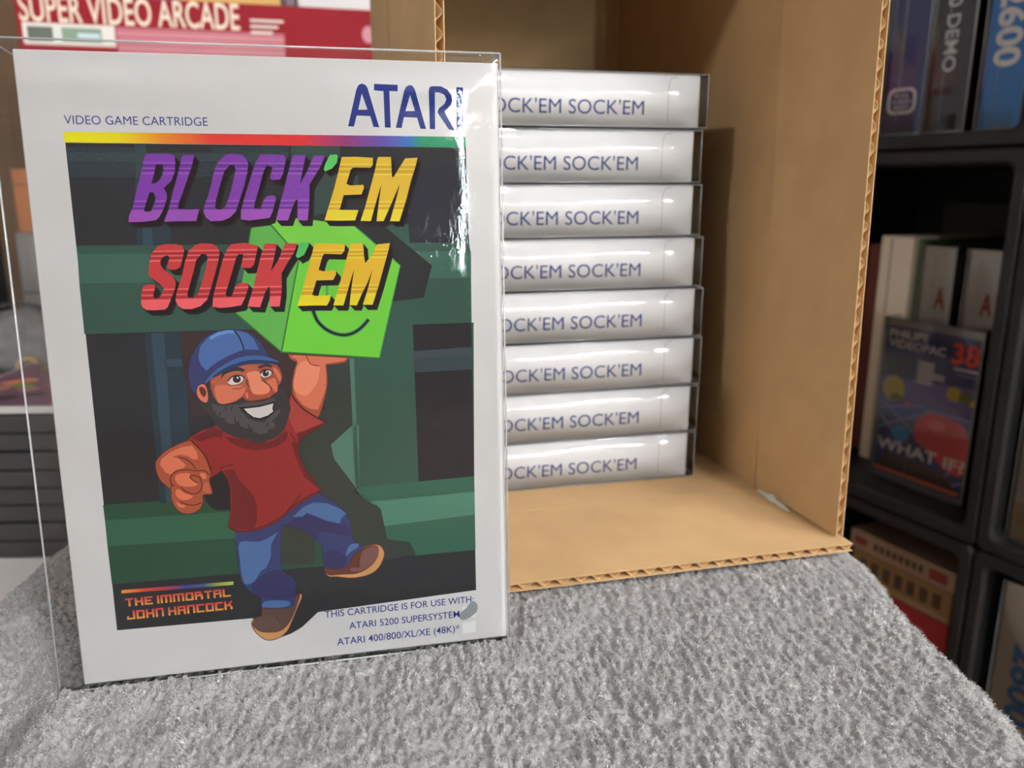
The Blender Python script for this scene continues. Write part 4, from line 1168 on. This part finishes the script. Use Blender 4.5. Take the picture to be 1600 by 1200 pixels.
for k in range(46):
    a_, b_ = random.uniform(.014, .17), random.uniform(.01, .14)
    nm = random.choice(['k_rose', 'k_green', 'k_orange', 'k_dark'])
    pt.poly(nm, 1 + k % 3, [smooth_loop([(a_ + random.uniform(.004, .011) * math.cos(t_ * 1.05), b_ + random.uniform(.004, .011) * math.sin(t_ * 1.05)) for t_ in range(6)])])
o = pt.build('top_print', tc_); o.rotation_euler = (R(-90), 0, 0); o.location = (0, 0, .0056)
# brown carton carrying the red console box
bc = empty('cardboard_box', (-.505, .945, TABLE_Z), R(15), 'plain brown cardboard box standing under the long red box', 'box')
HB = .262 - TABLE_Z
kb = noise_tint(mat('kraft_far', (128, 96, 66), .8), 20, .08)
box('carton_body', .005, .37, .0, .17, 0, HB, kb, bc, .002)
box('lid_seam', .005, .37, -.0006, .0, HB - .06, HB - .058, mat('kraft_dark', (92, 66, 44), .8), bc)
box('packing_tape', .15, .20, -.0008, .17, HB - .05, HB + .0006, mat('tape_tan', (160, 120, 80), .35), bc)
rb = empty('console_box', (-.506, .900, .2622), R(15), 'long red console box with cream capital lettering, behind the upright game box', 'box')
red = mat('box_red', (140, 22, 36), .65, spec=.2)
RL, RH = .3714, .0870
box('card_box', 0, RL, 0, .2, 0, RH, red, rb, .0012)
cream = mat('cream_print', (232, 218, 196), .5)
text_mesh('front_lettering', 'SUPER VIDEO ARCADE', cream, rb, .004, .2180, .0600, .0262, -.0003, bold=.012)
pt = Print()
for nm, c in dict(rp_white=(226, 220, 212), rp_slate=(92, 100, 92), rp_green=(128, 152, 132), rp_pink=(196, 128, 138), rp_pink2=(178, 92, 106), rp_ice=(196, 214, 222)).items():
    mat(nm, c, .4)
pt.rect('rp_white', 1, .0050, .0920, .0375, .0585)
pt.rect('rp_slate', 2, .0090, .0330, .0410, .0550)
pt.poly('rp_ice', 2, [[(.0350, .0405), (.0400, .0405), (.0380, .0550), (.0365, .0550)]])
pt.rect('rp_green', 2, .0410, .0790, .0410, .0550)
pt.rect('rp_ice', 3, .0560, .0770, .0450, .0500)
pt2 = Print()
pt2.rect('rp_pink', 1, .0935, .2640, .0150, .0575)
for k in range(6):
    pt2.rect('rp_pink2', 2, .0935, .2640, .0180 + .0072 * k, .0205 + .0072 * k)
pt3 = Print()
for k in range(3):
    pt3.rect('rp_white', 2, .2290, .2640 - .006 * k, .0690 - .0060 * k, .0715 - .0060 * k)
pt4 = Print()
pt4.disc('rp_pink', 1, .3560, .0610, .0070, .0090)
pt.build('front_label', rb)
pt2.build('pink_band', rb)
pt3.build('small_lines', rb)
pt4.build('round_mark', rb)
top = Vector((-.506, .900, .2622 + RH + .0003))
ax, ay = Vector((math.cos(BXA), math.sin(BXA), 0)), Vector((-math.sin(BXA), math.cos(BXA), 0))
def on_red(t_, d): return top + ax * t_ + ay * d
for nm, t0, t1, d, h, rgb, lb in (('game_box', .106, .154, .020, .05, (78, 74, 118), 'violet box lying on the long red box'),
                                  ('game_box', .157, .262, .012, .05, (206, 168, 92), 'mustard yellow box lying on the long red box'),
                                  ('game_box', .281, .369, .012, .09, (214, 216, 216), 'white box standing on the right end of the long red box'),
                                  ('game_box', .010, .100, .030, .05, (190, 150, 150), 'pale pink box on the left end of the long red box')):
    e = empty(nm, on_red(t0, d), BXA, lb, 'box', 'boxes on top of the red console box')
    box('card_box', 0, t1 - t0, 0, .12, 0, h, mat('top_%d' % rgb[0], rgb, .5), e, .0015)
    box('lid_line', .001, t1 - t0 - .001, -.0004, .0, h * .55, h * .58, mat('toplid_%d' % rgb[0], tuple(int(q * .75) for q in rgb), .5), e)
e = empty('bottle', on_red(.2715, .02), BXA, 'small grey bottle between the yellow and the white box', 'bottle')
def lathe(name, prof, m, parent, n=20):
    V, F = [], []
    for r_, zz in prof:
        for i in range(n):
            V.append((r_ * math.cos(2 * math.pi * i / n), r_ * math.sin(2 * math.pi * i / n), zz))
    for k in range(len(prof) - 1):
        for i in range(n):
            F.append((k * n + i, k * n + (i + 1) % n, (k + 1) * n + (i + 1) % n, (k + 1) * n + i))
    F.append(tuple(range(n))[::-1])
    F.append(tuple(range((len(prof) - 1) * n, len(prof) * n)))
    return mesh_obj(name, V, F, m, parent, True)
lathe('body', [(.0055, 0), (.0065, .002), (.0065, .026), (.0035, .032), (.0030, .036)], mat('bottle_grey', (126, 112, 122), .4), e)
lathe('cap', [(.0040, .0362), (.0040, .044), (.0034, .045)], mat('bottle_cap', (90, 84, 88), .5), e)

# low dark crate behind the case pile with a few things on it
dc = empty('storage_crate', (-.64, .745, TABLE_Z), R(3), 'low charcoal crate behind the pile of black cases', 'crate')
cr_m = mat('crate_charcoal', (62, 60, 60), .6)
CZ = .086
for nm, a_ in (('front_wall', (0, .27, 0, .006, .004, CZ)), ('rear_wall', (0, .27, .174, .18, .004, CZ)), ('side_wall', (0, .006, .006, .174, .004, CZ)), ('side_wall', (.264, .27, .006, .174, .004, CZ)), ('floor_board', (0, .27, 0, .18, 0, .004)), ('lid', (-.003, .273, -.003, .183, CZ, CZ + .004))):
    box(nm, *a_, cr_m, dc, .001)
ZCR = TABLE_Z + CZ + .0043
pouch = empty('cloth_pouch', (-.50, .865, ZCR), R(10), 'crumpled grey cloth pouch on the charcoal crate', 'pouch')
V, F = [], []
n1, n2 = 28, 12
for j in range(n2 + 1):
    ph = (math.pi / 2) * j / n2
    for i in range(n1):
        th = 2 * math.pi * i / n1
        rr = 1 + .12 * math.sin(3 * th + 2 * j * .4) + .07 * math.sin(7 * th + j)
        V.append((.085 * rr * math.cos(th) * math.cos(ph) ** .7, .050 * rr * math.sin(th) * math.cos(ph) ** .7, .052 * math.sin(ph) * (1 + .1 * math.sin(5 * th))))
for j in range(n2):
    for i in range(n1):
        F.append((j * n1 + i, j * n1 + (i + 1) % n1, (j + 1) * n1 + (i + 1) % n1, (j + 1) * n1 + i))
mesh_obj('cloth_body', V, F, noise_tint(mat('pouch_grey', (112, 110, 110), .9), 80, .2), pouch, True)
bm = bmesh.new()
for i in range(10):
    a0, a1 = math.pi * i / 10, math.pi * (i + 1) / 10
    rod_bm(bm, (-.02 + .03 * math.cos(a0), -.010, .050 + .012 * math.sin(a0)), (-.02 + .03 * math.cos(a1), -.010, .050 + .012 * math.sin(a1)), .0022, 6)
bm_obj('drawstring', bm, mat('string_dark', (60, 60, 62), .8), pouch, True)
tr = empty('tape_roll', (-.468, .772, ZCR), R(20), 'small tan tape roll standing on the charcoal crate', 'tape')
def ring(name, r0, r1, w, m, parent):
    V, F = [], []
    n = 28
    for i in range(n):
        a = 2 * math.pi * i / n
        for r_, y in ((r0, 0), (r1, 0), (r1, w), (r0, w)):
            V.append((r_ * math.cos(a), y, r1s + r_ * math.sin(a)))
    for i in range(n):
        for k in range(4):
            F.append((i * 4 + k, i * 4 + (k + 1) % 4, ((i + 1) % n) * 4 + (k + 1) % 4, ((i + 1) % n) * 4 + k))
    return mesh_obj(name, V, F, m, parent, True)
r1s = .0105
ring('tape_band', .0078, .0105, .012, mat('tape_roll_tan', (176, 150, 108), .5), tr)
ring('core', .0066, .0078, .012, mat('tape_core', (120, 92, 64), .8), tr)
sp = empty('speaker', (-.638, .885, ZCR), R(8), 'black upright desk speaker behind the grey pouch', 'speaker')
box('cabinet', 0, .075, 0, .03, 0, .165, mat('speaker_black', (22, 23, 26), .6), sp, .006, 3)
e2 = lathe('driver_ring', [(.024, 0), (.027, .002), (.020, .003), (.012, .001)], mat('speaker_cone', (40, 40, 42), .5), sp)
e2.location = (.0375, -.0002, .105); e2.rotation_euler = (R(90), 0, 0)
ob = empty('orange_box', (-.562, .948, .1056), R(12), 'small rust orange carton on a grey box, left of the brown one', 'box')
gb = empty('grey_box', (-.566, .945, TABLE_Z), R(12), 'tall grey box beside the brown cardboard box', 'box')
box('card_box', 0, .05, 0, .10, 0, .2190, mat('greybox', (116, 112, 110), .7), gb, .0015)
box('lid_line', .001, .049, -.0004, 0, .15, .153, mat('greybox_line', (80, 78, 78), .7), gb)
box('card_box', 0, .045, 0, .09, 0, .070, mat('rustbox', (150, 92, 58), .7), ob, .0012)
box('flap_line', .001, .044, -.0004, 0, .052, .054, mat('rustbox_line', (110, 66, 42), .7), ob)
cb = empty('cabinet', (-1.35, 1.26, FLOOR_Z), 0, 'brown wooden cabinet standing behind the table', 'cabinet')
wood = noise_tint(mat('cabinet_wood', (96, 74, 52), .5), 8, .2, stretch=(1, 1, .12))
box('carcass', 0, .86, .012, .40, 0, 1.75, wood, cb, .003)
for k in range(2):
    d_ = box('door', .012 + .42 * k, .424 + .42 * k, 0, .012, .05, 1.72, wood, cb, .002)
    box('knob', .38 + .06 * k - .008, .38 + .06 * k + .008, -.022, 0, .85, .87, mat('knob_dark', (50, 44, 40), .4), d_, .003)
